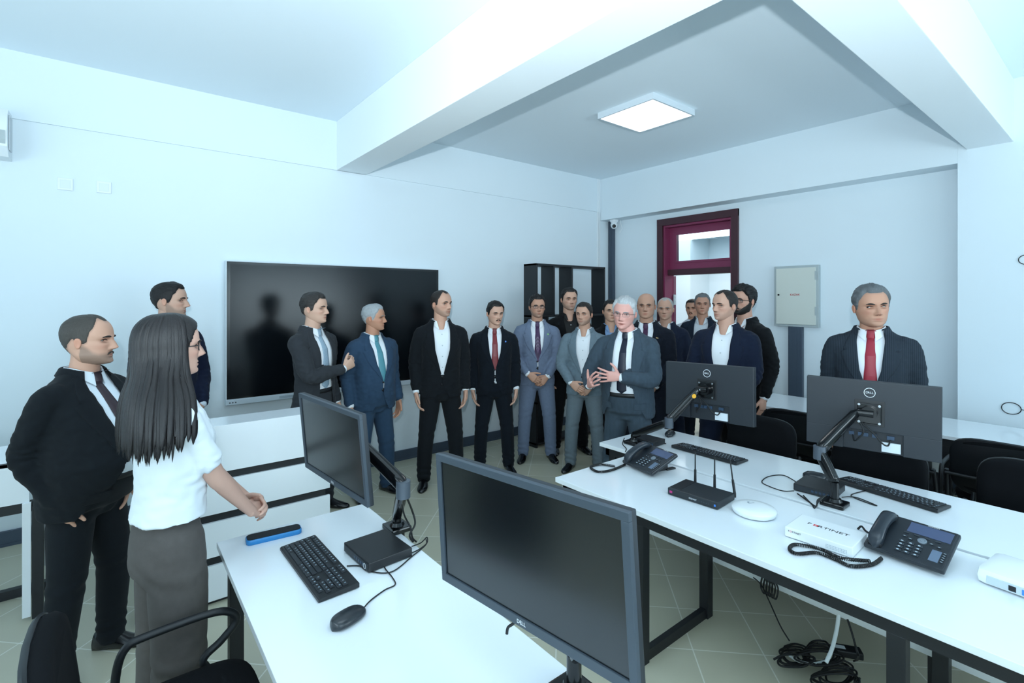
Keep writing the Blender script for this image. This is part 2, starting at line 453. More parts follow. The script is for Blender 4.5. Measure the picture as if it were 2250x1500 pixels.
# wall plates near the air conditioner
for (x0, x1, z0, z1, lb) in ((-.312, -.225, 2.49, 2.578, 'square white blank plate high on the long wall, nearer the air conditioner'), (-.094, -.007, 2.497, 2.585, 'square white blank plate high on the long wall, farther from the air conditioner')):
    t = empty('wall_plate', ((x0 + x1) / 2, YA, (z0 + z1) / 2)); tag(t, lb, 'wall plate', 'blank plates on the long wall')
    MB().box((x0, YA - .012, z0), (x1, YA + .0, z1), bev=.004).build('plate', WPLASTIC, t)
    MB().box((x0 + .015, YA - .0145, z0 + .015), (x1 - .015, YA - .011, z1 - .015), bev=.002).build('cover', mat('plate_cover', 'dbe5ea', .35), t)
t = empty('light_switch', (XR, 2.647, .875)); tag(t, 'double white wall switch beside the grey vertical trunking', 'switch')
MB().box((XR - .012, 2.60, .825), (XR, 2.70, .925), bev=.004).build('plate', WPLASTIC, t)
for k in range(2): MB().box((XR - .017, 2.61 + k * .042, .837), (XR - .011, 2.648 + k * .042, .913), bev=.002).build('rocker', WPLASTIC, t)

# electrical cabinet and the trunking below
t = empty('electrical_cabinet', (XR, 2.3, 1.73)); tag(t, 'cream metal electrical cabinet with grey frame mounted on the door wall', 'electrical cabinet')
MB().box((XR - .05, 2.075, 1.405), (XR, 2.52, 2.055), bev=.004).build('frame', LGREY, t)
do = MB().box((XR - .062, 2.10, 1.43), (XR - .045, 2.495, 2.03), bev=.003).build('door', CREAM, t)
MB().cyl((XR - .068, 2.468, 1.745), (XR - .06, 2.468, 1.745), .010).build('lock', BLACKM, do)
m = MB()
for z in (1.53, 1.9): m.box((XR - .066, 2.093, z), (XR - .058, 2.108, z + .09), bev=.002)
m.build('hinge', LGREY, do)
text('logo', 'KAZAK', .03, frame((XR - .0635, 2.30, 1.745), (0, -1, 0), (-1, 0, 0)) @ Matrix.Identity(4), mat('logo_red', 'b3202c', .5), do)
t = MB(); t.box((XR - .05, 2.235, .03), (XR, 2.375, 1.405), bev=.004); t.box((XR - .053, 2.285, .03), (XR - .045, 2.325, 1.405))
tag(t.build('cable_trunking', DUCT), 'wide slate grey vertical trunking below the electrical cabinet', 'trunking')
t = MB(); t.box((XR - .06, 4.79, .1), (XR, 4.872, 2.83), bev=.004); t.box((XR - .064, 4.82, .1), (XR - .05, 4.842, 2.83))
tag(t.build('cable_trunking', DUCT), 'slate grey vertical trunking in the room corner beside the camera', 'trunking')
t = MB()
t.box((5.44, YA - .02, .1), (5.462, YA, ZC), bev=.003); t.box((5.475, YA - .02, .1), (5.497, YA, ZC), bev=.003)
tag(t.build('cable_conduit', WPLASTIC), 'pair of thin white conduits running up the room corner', 'conduit')

# surveillance camera
t = empty('security_camera', (5.64, 4.66, 2.80)); tag(t, 'small white dome security camera under the lintel in the room corner', 'security camera')
cc = Vector((5.63, 4.72, 2.83))
m = MB(); m.lathe([(.062, 0), (.062, -.012), (.05, -.03), (.04, -.045)], cc); m.build('base', WPLASTIC, t, 40)
m = MB(); m.lathe([(.005, -.125), (.03, -.118), (.044, -.095), (.05, -.07), (.045, -.045), (.03, -.03)], cc); m.build('housing', WPLASTIC, t, 50)
dv = (Vector((0, 0, 1.2)) - cc).normalized(); lc = cc + Vector((0, 0, -.08))
m = MB(); m.cyl(lc + dv * .03, lc + dv * .056, .026, n=24); m.build('lens', BLACKG, t, 40)
m = MB(); m.tube([cc + Vector((.06, -.06, 0)), cc + Vector((.065, -.07, -.06)), cc + Vector((.075, -.08, -.12)), cc + Vector((.06, -.06, -.17)), cc + Vector((.05, -.07, -.19))], .004); m.build('cable', WPLASTIC, t, 60)

# black cable loops hanging on the pillar face
for (cxp, cyp, r, lb, run) in ((2222, 897, .055, 'thin black cable ending in a round loop on the pillar wall above the far desk', True), (2256, 570, .045, 'small black cable loop high on the pillar wall', False)):
    c = ax(cxp, cyp, XB - .006); m = MB()
    pts = [c + Vector((0, r * math.cos(a), r * .82 * math.sin(a))) for a in np.linspace(0, 2 * PI, 24, endpoint=False)]
    m.tube(pts, .003, closed=True, sub=2)
    m.tube([c + Vector((0, -r, 0)), c + Vector((0, -r - .2, -.005)), c + Vector((0, -r - .6, .01))], .0025)
    tag(m.build('cable_loop', RUBBER), lb, 'cable')

# tall black open shelf
ys = 4.30
xs = [ay(p, 600, ys).x for p in (1178, 1219.5, 1259, 1330)]
yb = 4.30 + .22
t = empty('open_shelf', (4.4, 4.4, 0)); tag(t, 'tall black open shelving rack with vertical dividers in the room corner', 'shelf')
MB().box((xs[0], ys, .0), (xs[0] + .025, yb, 2.108), bev=.002).build('side_panel', BLACKM, t); MB().box((xs[3] - .025, ys, 0), (xs[3], yb, 2.108), bev=.002).build('side_panel', BLACKM, t)
for x in xs[1:3]: MB().box((x - .025, ys, 1.50), (x, yb, 2.09), bev=.002).build('divider', BLACKM, t)
for x in (xs[1] - .1, xs[2] + .15): MB().box((x - .025, ys, .06), (x, yb, 1.50), bev=.002).build('divider', BLACKM, t)
for z in (.03, .5, .98, 1.49, 2.085): MB().box((xs[0], ys, z), (xs[3], yb, z + .023), bev=.002).build('shelf_board', BLACKM, t)

# ---------------------------------------------------------------- desks
ZT = .73
def desk(name, label, x0, x1, y0, y1, legs, top_t=.025, rails=True, extra=None, zt=ZT):
    t = empty(name, ((x0 + x1) / 2, (y0 + y1) / 2, 0)); tag(t, label, 'desk')
    MB().box((x0, y0, zt - top_t), (x1, y1, zt), bev=.002).build('tabletop', WHITE, t)
    r = MB(); i = .03
    r.box((x0 + i, y0 + i, zt - top_t - .055), (x0 + i + .03, y1 - i, zt - top_t)); r.box((x1 - i - .03, y0 + i, zt - top_t - .055), (x1 - i, y1 - i, zt - top_t))
    r.box((x0 + i, y1 - i - .03, zt - top_t - .055), (x1 - i, y1 - i, zt - top_t)); r.box((x0 + i, y0 + i, zt - top_t - .055), (x1 - i, y0 + i + .03, zt - top_t))
    r.build('frame_rail', BLACKM, t)
    for (lx, ly, sx, sy) in legs:
        MB().box((lx, ly, 0), (lx + sx, ly + sy, zt - top_t - .055), bev=.002).build('leg', BLACKM, t)
    return t
dk1 = desk('office_desk', 'white desk with black legs under the keyboard and mouse, nearest the woman', .325, .935, -.6, 2.30,
     [(.355, 2.20, .05, .05), (.85, 2.20, .05, .05), (.355, .4, .05, .05), (.85, .4, .05, .05)])
dk2 = desk('office_desk', 'long white desk carrying both desk phones, router and white network box', 1.885, 2.555, -.8, 1.99,
     [(1.915, 1.435, .05, .05), (2.47, 1.435, .05, .05), (1.915, .455, .05, .05), (2.47, .455, .05, .05), (1.915, -.7, .05, .05), (2.47, -.7, .05, .05)])
MB().box((1.965, .465, 0), (2.47, .495, .05)).build('foot_bar', BLACKM, dk2); MB().box((1.965, 1.445, 0), (2.47, 1.475, .05)).build('foot_bar', BLACKM, dk2)
dk3 = desk('office_desk', 'long white desk carrying the two monitors seen from behind', 2.58, 3.235, -.8, 2.29,
     [(2.62, 2.19, .05, .05), (3.15, 2.19, .05, .05), (2.62, .5, .05, .05), (3.15, .5, .05, .05), (2.62, -.7, .05, .05)])
m = MB(); m.box((2.5575, -.75, .272), (2.578, 1.95, .66)); m.build('modesty_panel', WHITE, dk3); MB().box((2.556, -.78, .66), (2.5795, 1.97, .700)).build('dark_gap_strip', BLACKM, dk3)  # black strip added between the desks so their gap shows dark
dk4 = desk('office_desk', 'long glossy white desk standing against the pillar wall behind the chairs', 4.63, 5.33, -.9, 2.62,
     [(4.66, 2.52, .05, .05), (5.25, 2.52, .05, .05), (4.66, .85, .05, .05), (5.25, .85, .05, .05)])
MB().box((5.3, -.85, .25), (5.315, 2.5, .68)).build('modesty_panel', WHITE, dk4)

# reception desk with slatted white front
t = empty('reception_desk', (.6, 3.4, 0)); tag(t, 'white slatted front counter desk with black gaps behind the woman', 'desk')
for (z0, z1) in ((.02, .216), (.262, .455), (.50, .684), (.728, .99)):
    MB().box((.09, 3.22, z0), (1.083, 3.238, z1), bev=.001).build('front_board', WHITE, t)
m = MB(); m.box((.105, 3.238, .0), (1.06, 3.26, .96)); m.build('backing_panel', BLACKM, t)
m = MB(); m.box((.09, 3.232, .728), (.108, 3.75, .98)); m.box((1.065, 3.232, .728), (1.083, 3.75, .98)); m.box((.1, 3.24, .96), (1.07, 3.5, .98)); m.build('upper_shelf', WHITE, t)
MB().box((.1, 3.26, .705), (1.07, 3.86, .73), bev=.002).build('worktop', WHITE, t)
for x in (.115, 1.01): MB().box((x, 3.78, 0), (x + .05, 3.83, .705)).build('leg', BLACKM, t)
m = MB()
for x in (.12, 1.0):
    m.cyl((x + .02, 3.25, 0), (x + .02, 3.25, .02), .02, n=12)
m.build('foot', BLACKM, t)

# desk by the back wall at the side
t = empty('side_desk', (-.9, 3.9, 0)); tag(t, 'white panelled desk on a black frame behind the heavyset man', 'desk')
MB().box((-1.9, 3.68, .622), (-.345, 3.70, .84), bev=.001).build('front_board', WHITE, t)
MB().box((-1.9, 3.68, .82), (-.345, 4.15, .84), bev=.001).build('worktop', WHITE, t)
m = MB(); m.box((-1.9, 3.685, .57), (-.33, 3.72, .622)); m.box((-1.9, 3.99, .0), (-.26, 4.03, .05)); m.box((-.30, 3.70, .57), (-.26, 4.03, .62)); m.build('frame_rail', BLACKM, t)
for (x, y) in ((-.335, 3.67), (-.30, 3.99), (-1.85, 3.67), (-1.85, 3.99)): MB().box((x, y, 0), (x + .045, y + .045, .60)).build('leg', BLACKM, t)
MB().box((-.372, 3.665, .02), (-.338, 3.70, .622)).build('edge_board', WHITE, t)
MB().box((-.30, 3.72, .25), (-.285, 3.99, .57)).build('side_panel', WHITE, t)
# ---------------------------------------------------------------- people
def remesh_parts(rings_list, voxel, smooth_it=4, name='tmp', extra=None):
    """closed lofts -> one continuous surface"""
    mb = MB()
    for rings in rings_list: mb.loft(rings)
    if extra:
        for v, f in extra: mb.add(v, f)
    me = mb.mesh(name)
    bm = bmesh.new(); bm.from_mesh(me)
    bmesh.ops.recalc_face_normals(bm, faces=bm.faces[:]); bm.to_mesh(me); bm.free()
    o = bpy.data.objects.new(name, me); COL.objects.link(o)
    md = o.modifiers.new('r', 'REMESH'); md.mode = 'VOXEL'; md.voxel_size = voxel; md.use_smooth_shade = True
    if smooth_it:
        sm = o.modifiers.new('s', 'SMOOTH'); sm.factor = 0.5; sm.iterations = smooth_it
    dg = bpy.context.evaluated_depsgraph_get(); ev = o.evaluated_get(dg)
    m2 = bpy.data.meshes.new_from_object(ev)
    bpy.data.objects.remove(o); bpy.data.meshes.remove(me)
    n = len(m2.vertices); V = np.empty(n * 3); m2.vertices.foreach_get('co', V); V = V.reshape(-1, 3)
    F = [tuple(p.vertices) for p in m2.polygons]
    bpy.data.meshes.remove(m2)
    return V, F
def mesh_obj(name, V, F, mats, parent=None, mi=None, smooth=True, colors=None):
    me = bpy.data.meshes.new(name); me.from_pydata([tuple(v) for v in V], [], F)
    if not isinstance(mats, (list, tuple)): mats = [mats]
    for m in mats: me.materials.append(m)
    if mi is not None: me.polygons.foreach_set('material_index', mi)
    if smooth: me.polygons.foreach_set('use_smooth', [True] * len(me.polygons))
    if colors is not None:
        ca = me.color_attributes.new('tone', 'FLOAT_COLOR', 'POINT'); ca.data.foreach_set('color', np.asarray(colors, dtype=np.float32).ravel())
    me.update()
    o = bpy.data.objects.new(name, me); COL.objects.link(o)
    if parent is not None: o.parent = parent
    return o
def vnormals(V, F):
    me = bpy.data.meshes.new('t'); me.from_pydata([tuple(v) for v in V], [], F); me.update()
    N = np.empty(len(V) * 3); me.vertex_normals.foreach_get('vector', N); bpy.data.meshes.remove(me)
    return N.reshape(-1, 3)
def noise_disp(V, N, amp, freq, seed=0.0, stretch=(1, 1, 1)):
    out = V.copy(); s = Vector((seed, seed * 1.7, seed * .3))
    for i in range(len(V)):
        p = Vector((V[i][0] * freq * stretch[0], V[i][1] * freq * stretch[1], V[i][2] * freq * stretch[2])) + s
        out[i] += N[i] * (noise.noise(p) * amp)
    return out
def limb(path, radii, n=20, sub=5, flat=None, up=None):
    """path points with radii -> rings (closed loft)"""
    P = smooth_path(path, sub); m = len(P); rr = np.interp(np.linspace(0, 1, m), np.linspace(0, 1, len(radii)), radii)
    rings = []; pX = None
    for i, p in enumerate(P):
        t = (P[min(i + 1, m - 1)] - P[max(i - 1, 0)]).normalized()
        if pX is None: X = t.orthogonal().normalized() if up is None else (Vector(up) - t * Vector(up).dot(t)).normalized()
        else: X = (pX - t * pX.dot(t)).normalized()
        pX = X; Y = t.cross(X)
        fl = 1.0 if flat is None else float(np.interp(i / (m - 1), np.linspace(0, 1, len(flat)), flat))
        rings.append([p + X * (rr[i] * math.cos(2 * PI * k / n)) + Y * (rr[i] * fl * math.sin(2 * PI * k / n)) for k in range(n)])
    # rounded ends
    def cap(ring, c, d, r):
        return [[c + (q - c) * s + d * (r * e) for q in ring] for s, e in ((.86, .45), (.55, .75), (.15, .9))]
    a = cap(rings[0], P[0], (P[0] - P[1]).normalized(), rr[0]); b = cap(rings[-1], P[-1], (P[-1] - P[-2]).normalized(), rr[-1])
    return a[::-1] + rings + b
def torso_rings(sec, n=40, expo=2.3, grow=0.0, zscale=1.0):
    """sec: (z, cy, a, f, b)"""
    rings = []
    for (z, cy, a, f, b) in sec:
        r = []
        for k in range(n):
            t = 2 * PI * k / n; c, s = math.cos(t), math.sin(t)
            x = (a + grow) * math.copysign(abs(c) ** (2 / expo), c); y = ((f if s > 0 else b) + grow) * math.copysign(abs(s) ** (2 / expo), s)
            r.append(Vector((x, cy + y, z)))
        rings.append(r)
    return rings
def dense(sec, m=26):
    sec = sorted(sec); z = [s[0] for s in sec]
    zz = np.linspace(z[0], z[-1], m); A = [np.interp(zz, z, [s[j] for s in sec]) for j in range(1, len(sec[0]))]
    k = np.array([.25, .5, .25])
    for j in range(len(A)):
        for _ in range(2):
            B = np.convolve(np.pad(A[j], 1, mode='edge'), k, 'valid'); B[0] = A[j][0]; B[-1] = A[j][-1]; A[j] = B
    return [tuple([zz[i]] + [a[i] for a in A]) for i in range(m)]

def make_hand(side, F, Nn, W, scale, curl, spread=0.0, thumb=(0.4, 0.3), curls=None):
    """W wrist position, F finger direction, Nn palm normal; returns list of ring lofts"""
    F = Vector(F).normalized(); Nn = Vector(Nn); Nn = (Nn - F * Nn.dot(F)).normalized()
    T = F.cross(Nn) if side > 0 else Nn.cross(F)
    s = scale; W = Vector(W); out = []
    def P(f, t, n): return W + F * (f * s) + T * (t * s) + Nn * (n * s)
    rings = []
    for (f, hw, ht, ct) in ((-.01, .026, .019, 0), (.015, .03, .0185, .003), (.04, .038, .0175, .004), (.065, .042, .0155, .003), (.09, .0425, .0125, .001), (.1, .037, .008, .0)):
        r = []
        for k in range(20):
            a = 2 * PI * k / 20; c, sn = math.cos(a), math.sin(a)
            x = hw * math.copysign(abs(c) ** .75, c); y = ht * math.copysign(abs(sn) ** .8, sn)
            r.append(P(f, ct + x, y))
        rings.append(r)
    out.append(rings)
    spec = [(.094, .0305, (.043, .026, .021), .0092), (.099, .0105, (.047, .03, .023), .0094), (.096, -.0105, (.044, .028, .022), .0089), (.087, -.0305, (.035, .021, .019), .008)]
    for i, (f, t, L, r) in enumerate(spec):
        cu = (curls[i] if curls else curl)
        ang = 0.0; sp = (1.5 - i) * spread
        d0 = (F * math.cos(sp) + T * math.sin(sp)).normalized()
        p = P(f - .014, t, 0.001); pts = [p]; 
        for j, l in enumerate(L):
            ang += cu[j] if hasattr(cu, '__len__') else cu * (0.8, 1.1, .7)[j]
            d = d0 * math.cos(ang) + Nn * math.sin(ang)
            p = p + d * ((l + (.014 if j == 0 else 0)) * s); pts.append(p)
        out.append(limb(pts, [r * s, r * s * 1.0, r * s * .95, r * s * .9, r * s * .72], n=12, sub=4))
    ta, tn = thumb   # abduction, opposition
    d = (F * math.cos(ta + .35) + T * math.sin(ta + .35)); d = (d * math.cos(tn) + Nn * math.sin(tn)).normalized()
    p0 = P(.02, .022, .004); p1 = p0 + d * (.047 * s); d2 = (d * .93 + F * .3 + Nn * .06).normalized(); p2 = p1 + d2 * (.032 * s); p3 = p2 + (d2 * .9 + F * .35).normalized() * (.025 * s)
    out.append(limb([p0, p1, p2, p3], [.0155 * s, .0122 * s, .0102 * s, .0078 * s], n=12, sub=4))
    return out
HANDS = {}

def elbow_ik(S, Wp, a, b, hint):
    d = Wp - S; L = d.length; L = min(L, (a + b) * .995); d.normalize(); Wn = S + d * L
    x = (a * a - b * b + L * L) / (2 * L); h = math.sqrt(max(a * a - x * x, 0))
    hn = Vector(hint); hn = (hn - d * hn.dot(d)).normalized()
    return S + d * x + hn * h, Wn

# -- head -------------------------------------------------------------
HZ = np.array([0.0, .02, .05, .10, .16, .22, .30, .36, .42, .50, .56, .60])
HW = np.array([.06, .13, .175, .222, .257, .282, .303, .314, .322, .331, .335, .338])
HF = np.array([.22, .32, .355, .368, .368, .368, .372, .376, .378, .378, .392, .395])
HB = np.array([.02, .05, .09, .14, .19, .25, .33, .38, .42, .455, .47, .475])
def head_surface(P):
    """returns V (unit head space: z 0 chin .. 1 crown, y front, x right), faces, theta/z grids"""
    nu, nv = 104, 84
    jw = P.get('jaw', 1.0); fat = P.get('fat', 0.0)
    zs = np.concatenate([0.60 + 0.40 * np.sin(np.linspace(PI / 2 * .985, 0, 34)), np.linspace(.60, 0.0, nv - 34 + 1)[1:]])
    V = []; TH = []; ZZ = []
    for z in zs:
        if z > .6:
            k = max(0.0, 1 - ((z - .6) / .4) ** 2.25) ** (1 / 2.25); w = .338 * k; f = .395 * k ** 1.02; b = .475 * k
            cyo = -.03 * (1 - k)
        else:
            w = np.interp(z, HZ, HW); f = np.interp(z, HZ, HF); b = np.interp(z, HZ, HB); cyo = 0
            j = 1 + (jw - 1) * min(1, max(0, (.5 - z) / .3)); w *= j
            w += fat * .05 * math.exp(-((z - .15) / .14) ** 2); f += fat * .02 * math.exp(-((z - .04) / .08) ** 2)
        for k in range(nu):
            t = 2 * PI * k / nu      # 0 = front (+y), increases towards +x
            s, c = math.sin(t), math.cos(t)
            ex = .86 if c > 0 else .95
            x = w * math.copysign(abs(s) ** ex, s)
            y = cyo + (f if c > 0 else b) * math.copysign(abs(c) ** (.95 if c > 0 else 1), c)
            V.append((x, y, z)); TH.append(t); ZZ.append(z)
    V = np.array(V); TH = np.array(TH); ZZ = np.array(ZZ)
    front = np.clip(np.cos(TH), 0, 1)
    X, Y, Z = V[:, 0], V[:, 1], V[:, 2]
    def g(cx, cz, sx, sz): return np.exp(-((X - cx) / sx) ** 2 - ((Z - cz) / sz) ** 2)
    d = np.zeros(len(V)); nz = P.get('nose', 1.0)
    # nose
    ridge = np.interp(Z, [.27, .295, .315, .345, .40, .47, .54, .58, .62], [0, .016, .095, .138, .108, .074, .036, .016, 0]) * nz
    sig = np.interp(Z, [.29, .33, .38, .45, .56], [.052, .050, .038, .030, .034])
    d += ridge * np.exp(-(X / sig) ** 2)
    for s in (-1, 1):
        d += .036 * nz * g(s * .058, .325, .026, .028)
        d += -.066 * g(s * .142, .490, .085, .040)
        d += .020 * g(s * .13, .575, .10, .026)
        d += .022 * g(s * .205, .40, .075, .06)
        d += -.010 * g(s * .21, .24, .06, .07) * (1 - fat)
        d += .010 * g(s * .14, .448, .06, .018) * P.get('bags', .6)
        d += -.008 * g(s * (.075 + .0), .27, .015, .04)
        V[:, 0] += s * 0.012 * np.exp(-((Z - .40) / .07) ** 2 - ((np.abs(TH - (PI / 2 if s > 0 else 1.5 * PI))) / .5) ** 2)
    d += -.012 * g(0, .60, .05, .03) * .4
    op = P.get('mouth_open', 0.0)
    d += .020 * g(0, .222, .085, .017) + .022 * g(0, .172 - op * .02, .07, .02) - (.020 + op * .03) * g(0, .198 - op * .008, .095, .0085 + op * .012) - .012 * g(0, .135, .07, .018)
    d += .032 * g(0, .065, .085, .05) * P.get('chin', 1.0)
    d += .008 * g(0, .2, .16, .07)
    V[:, 1] += d * front ** .3 * (TH * 0 + 1) * (np.cos(TH) > 0)
    F = []
    for i in range(len(zs) - 1):
        for k in range(nu):
            k2 = (k + 1) % nu; F.append((i * nu + k, (i + 1) * nu + k, (i + 1) * nu + k2, i * nu + k2))
    F.append(tuple(range(nu))); F.append(tuple(range((len(zs) - 1) * nu, len(zs) * nu))[::-1])
    return V, F, TH, ZZ, nu, len(zs)

def hair_mask(style, TH, Z):
    """>0 where hair grows, smooth"""
    a = np.abs(((TH + PI) % (2 * PI)) - PI)          # 0 front .. pi back
    deg = np.degrees(a)
    side = [180, 150, 125, 108, 96, 84, 74, 64]
    if style == 'bald':          # horseshoe only
        hl = np.interp(deg, [0, 55, 64, 74, 84, 96, 108, 125, 150, 180], [1.5, 1.4, 1.1, .70, .50, .50, .55, .42, .24, .20])
        top = np.interp(deg, [0, 60, 75, 100, 140, 180], [-1, -.2, .70, .78, .80, .82]); m1 = (Z - hl) * 12; m2 = (top - Z) * 12
        return np.clip(np.minimum(m1, m2), -1, 1)
    if style == 'receding':
        hl = np.interp(deg, [0, 12, 26, 40, 52, 62, 70, 76, 84, 96, 108, 125, 150, 180], [.885, .895, .95, .935, .86, .74, .68, .48, .44, .48, .55, .42, .24, .2])
    elif style == 'woman':
        hl = np.interp(deg, [0, 10, 30, 50, 65, 78, 90, 180], [.90, .86, .80, .72, .55, .30, -.2, -.2])
    else:                        # 'short', 'full'
        hl = np.interp(deg, [0, 20, 36, 48, 58, 66, 76, 84, 96, 108, 125, 150, 180], [.835, .84, .85, .79, .70, .66, .46, .42, .48, .56, .42, .24, .2])
    return np.clip((Z - hl) * 14, -1, 1)

def build_head(P, hs):
    """unit head scaled by hs (metres per head height). returns skin (V,F,colors), hair (V,F) , extra dict"""
    V, F, TH, Z, nu, nv = head_surface(P)
    skin = np.array(srgb(P.get('skin', 'cfa48c')))
    Cc = np.tile(skin, (len(V), 1))
    X = V[:, 0]; fr = (np.cos(TH) > 0.1)
    def g(cx, cz, sx, sz): return np.exp(-((X - cx) / sx) ** 2 - ((Z - cz) / sz) ** 2) * fr
    def blend(C, col, w): return C * (1 - w[:, None]) + np.array(srgb(col)) * w[:, None]
    Cc = blend(Cc, 'b5705f', np.clip(g(0, .21, .082, .018) + g(0, .178, .066, .017), 0, 1) * .75)
    Cc = blend(Cc, '6a3532', np.clip(g(0, .198 - P.get('mouth_open', 0) * .008, .085, .0055 + P.get('mouth_open', 0) * .011), 0, 1) * (.85))
    Cc = blend(Cc, 'c98270', np.clip(g(-.2, .37, .09, .07) + g(.2, .37, .09, .07) + g(0, .33, .05, .03), 0, 1) * .28)
    for s in (-1, 1):
        Cc = blend(Cc, '8a5a4a', np.clip(g(s * .145, .525, .075, .022) * .6 + g(s * .145, .462, .07, .018) * .55, 0, 1))  # shade of the eye sockets painted into the skin colour
        Cc = blend(Cc, '4d2c24', np.clip(g(s * .032, .302, .018, .011) * 1.2, 0, 1))
    st = P.get('stubble', 0)
    if st:
        deg = np.degrees(np.abs(((TH + PI) % (2 * PI)) - PI))
        m = np.clip((np.interp(deg, [0, 25, 45, 60, 75, 90, 100], [.29, .27, .26, .30, .40, .48, .0]) - Z) * 12, 0, 1) * (deg < 98) * np.clip(1 - 1.2 * g(0, .2, .07, .02), 0, 1)
        Cc = blend(Cc, P.get('stubcol', '6b6058'), m * st)
    hm = hair_mask(P.get('hair', 'short'), TH, Z)
    hair_on = P.get('hair', 'short') != 'none'
    hcol = P.get('haircol', '1c1a1b')
    if hair_on: Cc = blend(Cc, hcol, np.clip(hm * .5 + .35, 0, .85))
    mb = MB(); mb.add(V, F)
    # ears
    E = []
    for s in (-1, 1):
        ev = []; ef = []; na, nb = 20, 12
        for i in range(nb + 1):
            ph = PI * i / nb
            for k in range(na):
                t = 2 * PI * k / na
                ex, ey, ez = math.sin(ph) * math.cos(t), math.sin(ph) * math.sin(t), math.cos(ph)
                # disc in y-z, thin in x
                px_ = ex * .026; py_ = ey * .058 * (1.0 + .25 * ez); pz_ = ez * .105
                rr_ = math.hypot(py_ / .058, pz_ / .105)
                if s * ex * s > 0 : px_ += -.022 * math.exp(-(rr_ / .55) ** 2) * 1.0 + .008 * math.exp(-((rr_ - .85) / .15) ** 2)
                q = Vector((s * (.352 + px_ + .30 * max(0, -py_) ), -.035 + py_, .455 + pz_ + py_ * -.15))
                ev.append(q)
        for i in range(nb):
            for k in range(na):
                k2 = (k + 1) % na; ef.append((i * na + k, i * na + k2, (i + 1) * na + k2, (i + 1) * na + k))
        if s < 0: ef = [f[::-1] for f in ef]
        mb.add(ev, ef)
        Cc = np.vstack([Cc, np.tile(np.array(srgb(P.get('skin', 'cfa48c'))) * np.array([1.0, .86, .82]), (len(ev), 1))])
    skinV = np.array(mb.v) * hs
    # hair shell
    hair = None
    if hair_on:
        th = P.get('thick', .04); tuft = P.get('volume', 1.0)
        cen = np.array([0, -.03, .52]); D = V - cen; D /= np.linalg.norm(D, axis=1)[:, None]
        deg = np.degrees(np.abs(((TH + PI) % (2 * PI)) - PI))
        prof = np.interp(Z, [.2, .4, .6, .8, 1.0], [.35, .5, .7, 1.15, 1.25]) * (1 + .25 * (tuft - 1))
        prof *= np.interp(deg, [0, 50, 90, 180], [1.15, .95, .8, .95])
        off = np.where(hm > 0, th * prof * np.clip(hm, 0, 1) ** .5, -.03 * (-hm) - .004)
        nsz = np.array([noise.noise(Vector((v[0] * 9 * 1.0, v[1] * 4, v[2] * 7)) + Vector((P.get('seed', 0),) * 3)) for v in V])
        nsf = np.array([noise.noise(Vector((v[0] * 34, v[1] * 7, v[2] * 16)) + Vector((P.get('seed', 0) + 5,) * 3)) for v in V])
        off = off + np.where(hm > 0.05, (nsz * .016 + nsf * .012 * P.get('rough', 1)) * min(1.5, th / .035), 0)
        HV = V + D * off[:, None]
        keep = [f for f in F if len(f) == 4 and max(hm[i] for i in f) > -.25] + [F[-2]]
        hair = (HV * hs, keep)
    return skinV, mb.f, Cc, hair, V
def face_point(V, x, z):
    """front surface y of unit head at (x,z)"""
    m = (V[:, 1] > 0.05); d = (V[m, 0] - x) ** 2 + (V[m, 2] - z) ** 2; i = np.argsort(d)[:4]
    return float(V[m, 1][i].mean())
def strip(points, w, t, n=6):
    """tapering rounded strip along 3d points"""
    mb = MB(); mb.tube(points, [t * .35, t, t * .9, t * .3], n=n, sub=4); return mb.v, mb.f

FABRICS = {}
def fabric(kind, color, **k):
    key = 'fabric_%s_%s' % (kind, color)
    if kind == 'suit': return mat(key, color, .92, bump=.25, bscale=700, var=.22, vscale=40, sheen=.04, spec=.2, **k)
    if kind == 'check': return mat(key, color, .88, bump=.25, bscale=700, var=.38, vscale=55, sheen=.04, spec=.2, stretch=(1, 1, .22), **k)
    if kind == 'pin': return mat(key, color, .9, bump=.2, bscale=700, spec=.2, stripes=(33.0, '5a6675', .38), **k)
    if kind == 'shirt': return mat(key, color, .75, bump=.12, bscale=500, **k)
    if kind == 'tee': return mat(key, color, .85, bump=.15, bscale=500, **k)
    if kind == 'tie': return mat(key, color, .45, bump=.2, bscale=600, **k)
    return mat(key, color, .8)
SKIN = mat('skin', 'cfa48c', .52, attr='tone', bump=.10, bscale=420, spec=.4)
SKIN.node_tree.nodes['Principled BSDF'].inputs['Subsurface Weight'].default_value = 0.0
EYEW = mat('eye_white', 'b9b0aa', .3); IRIS = mat('iris_brown', '241610', .15); SHOE = mat('polished_leather', '0c0e12', .22, coat=.3)
LENSG = mat('spectacle_lens', 'e8f2f6', .05); LENSG.node_tree.nodes['Principled BSDF'].inputs['Alpha'].default_value = 0.06
def hairmat(c): return mat('hair_' + c, c, .55, bump=.9, bscale=130, var=.45, vscale=60, stretch=(3, 3, .6), spec=.35)

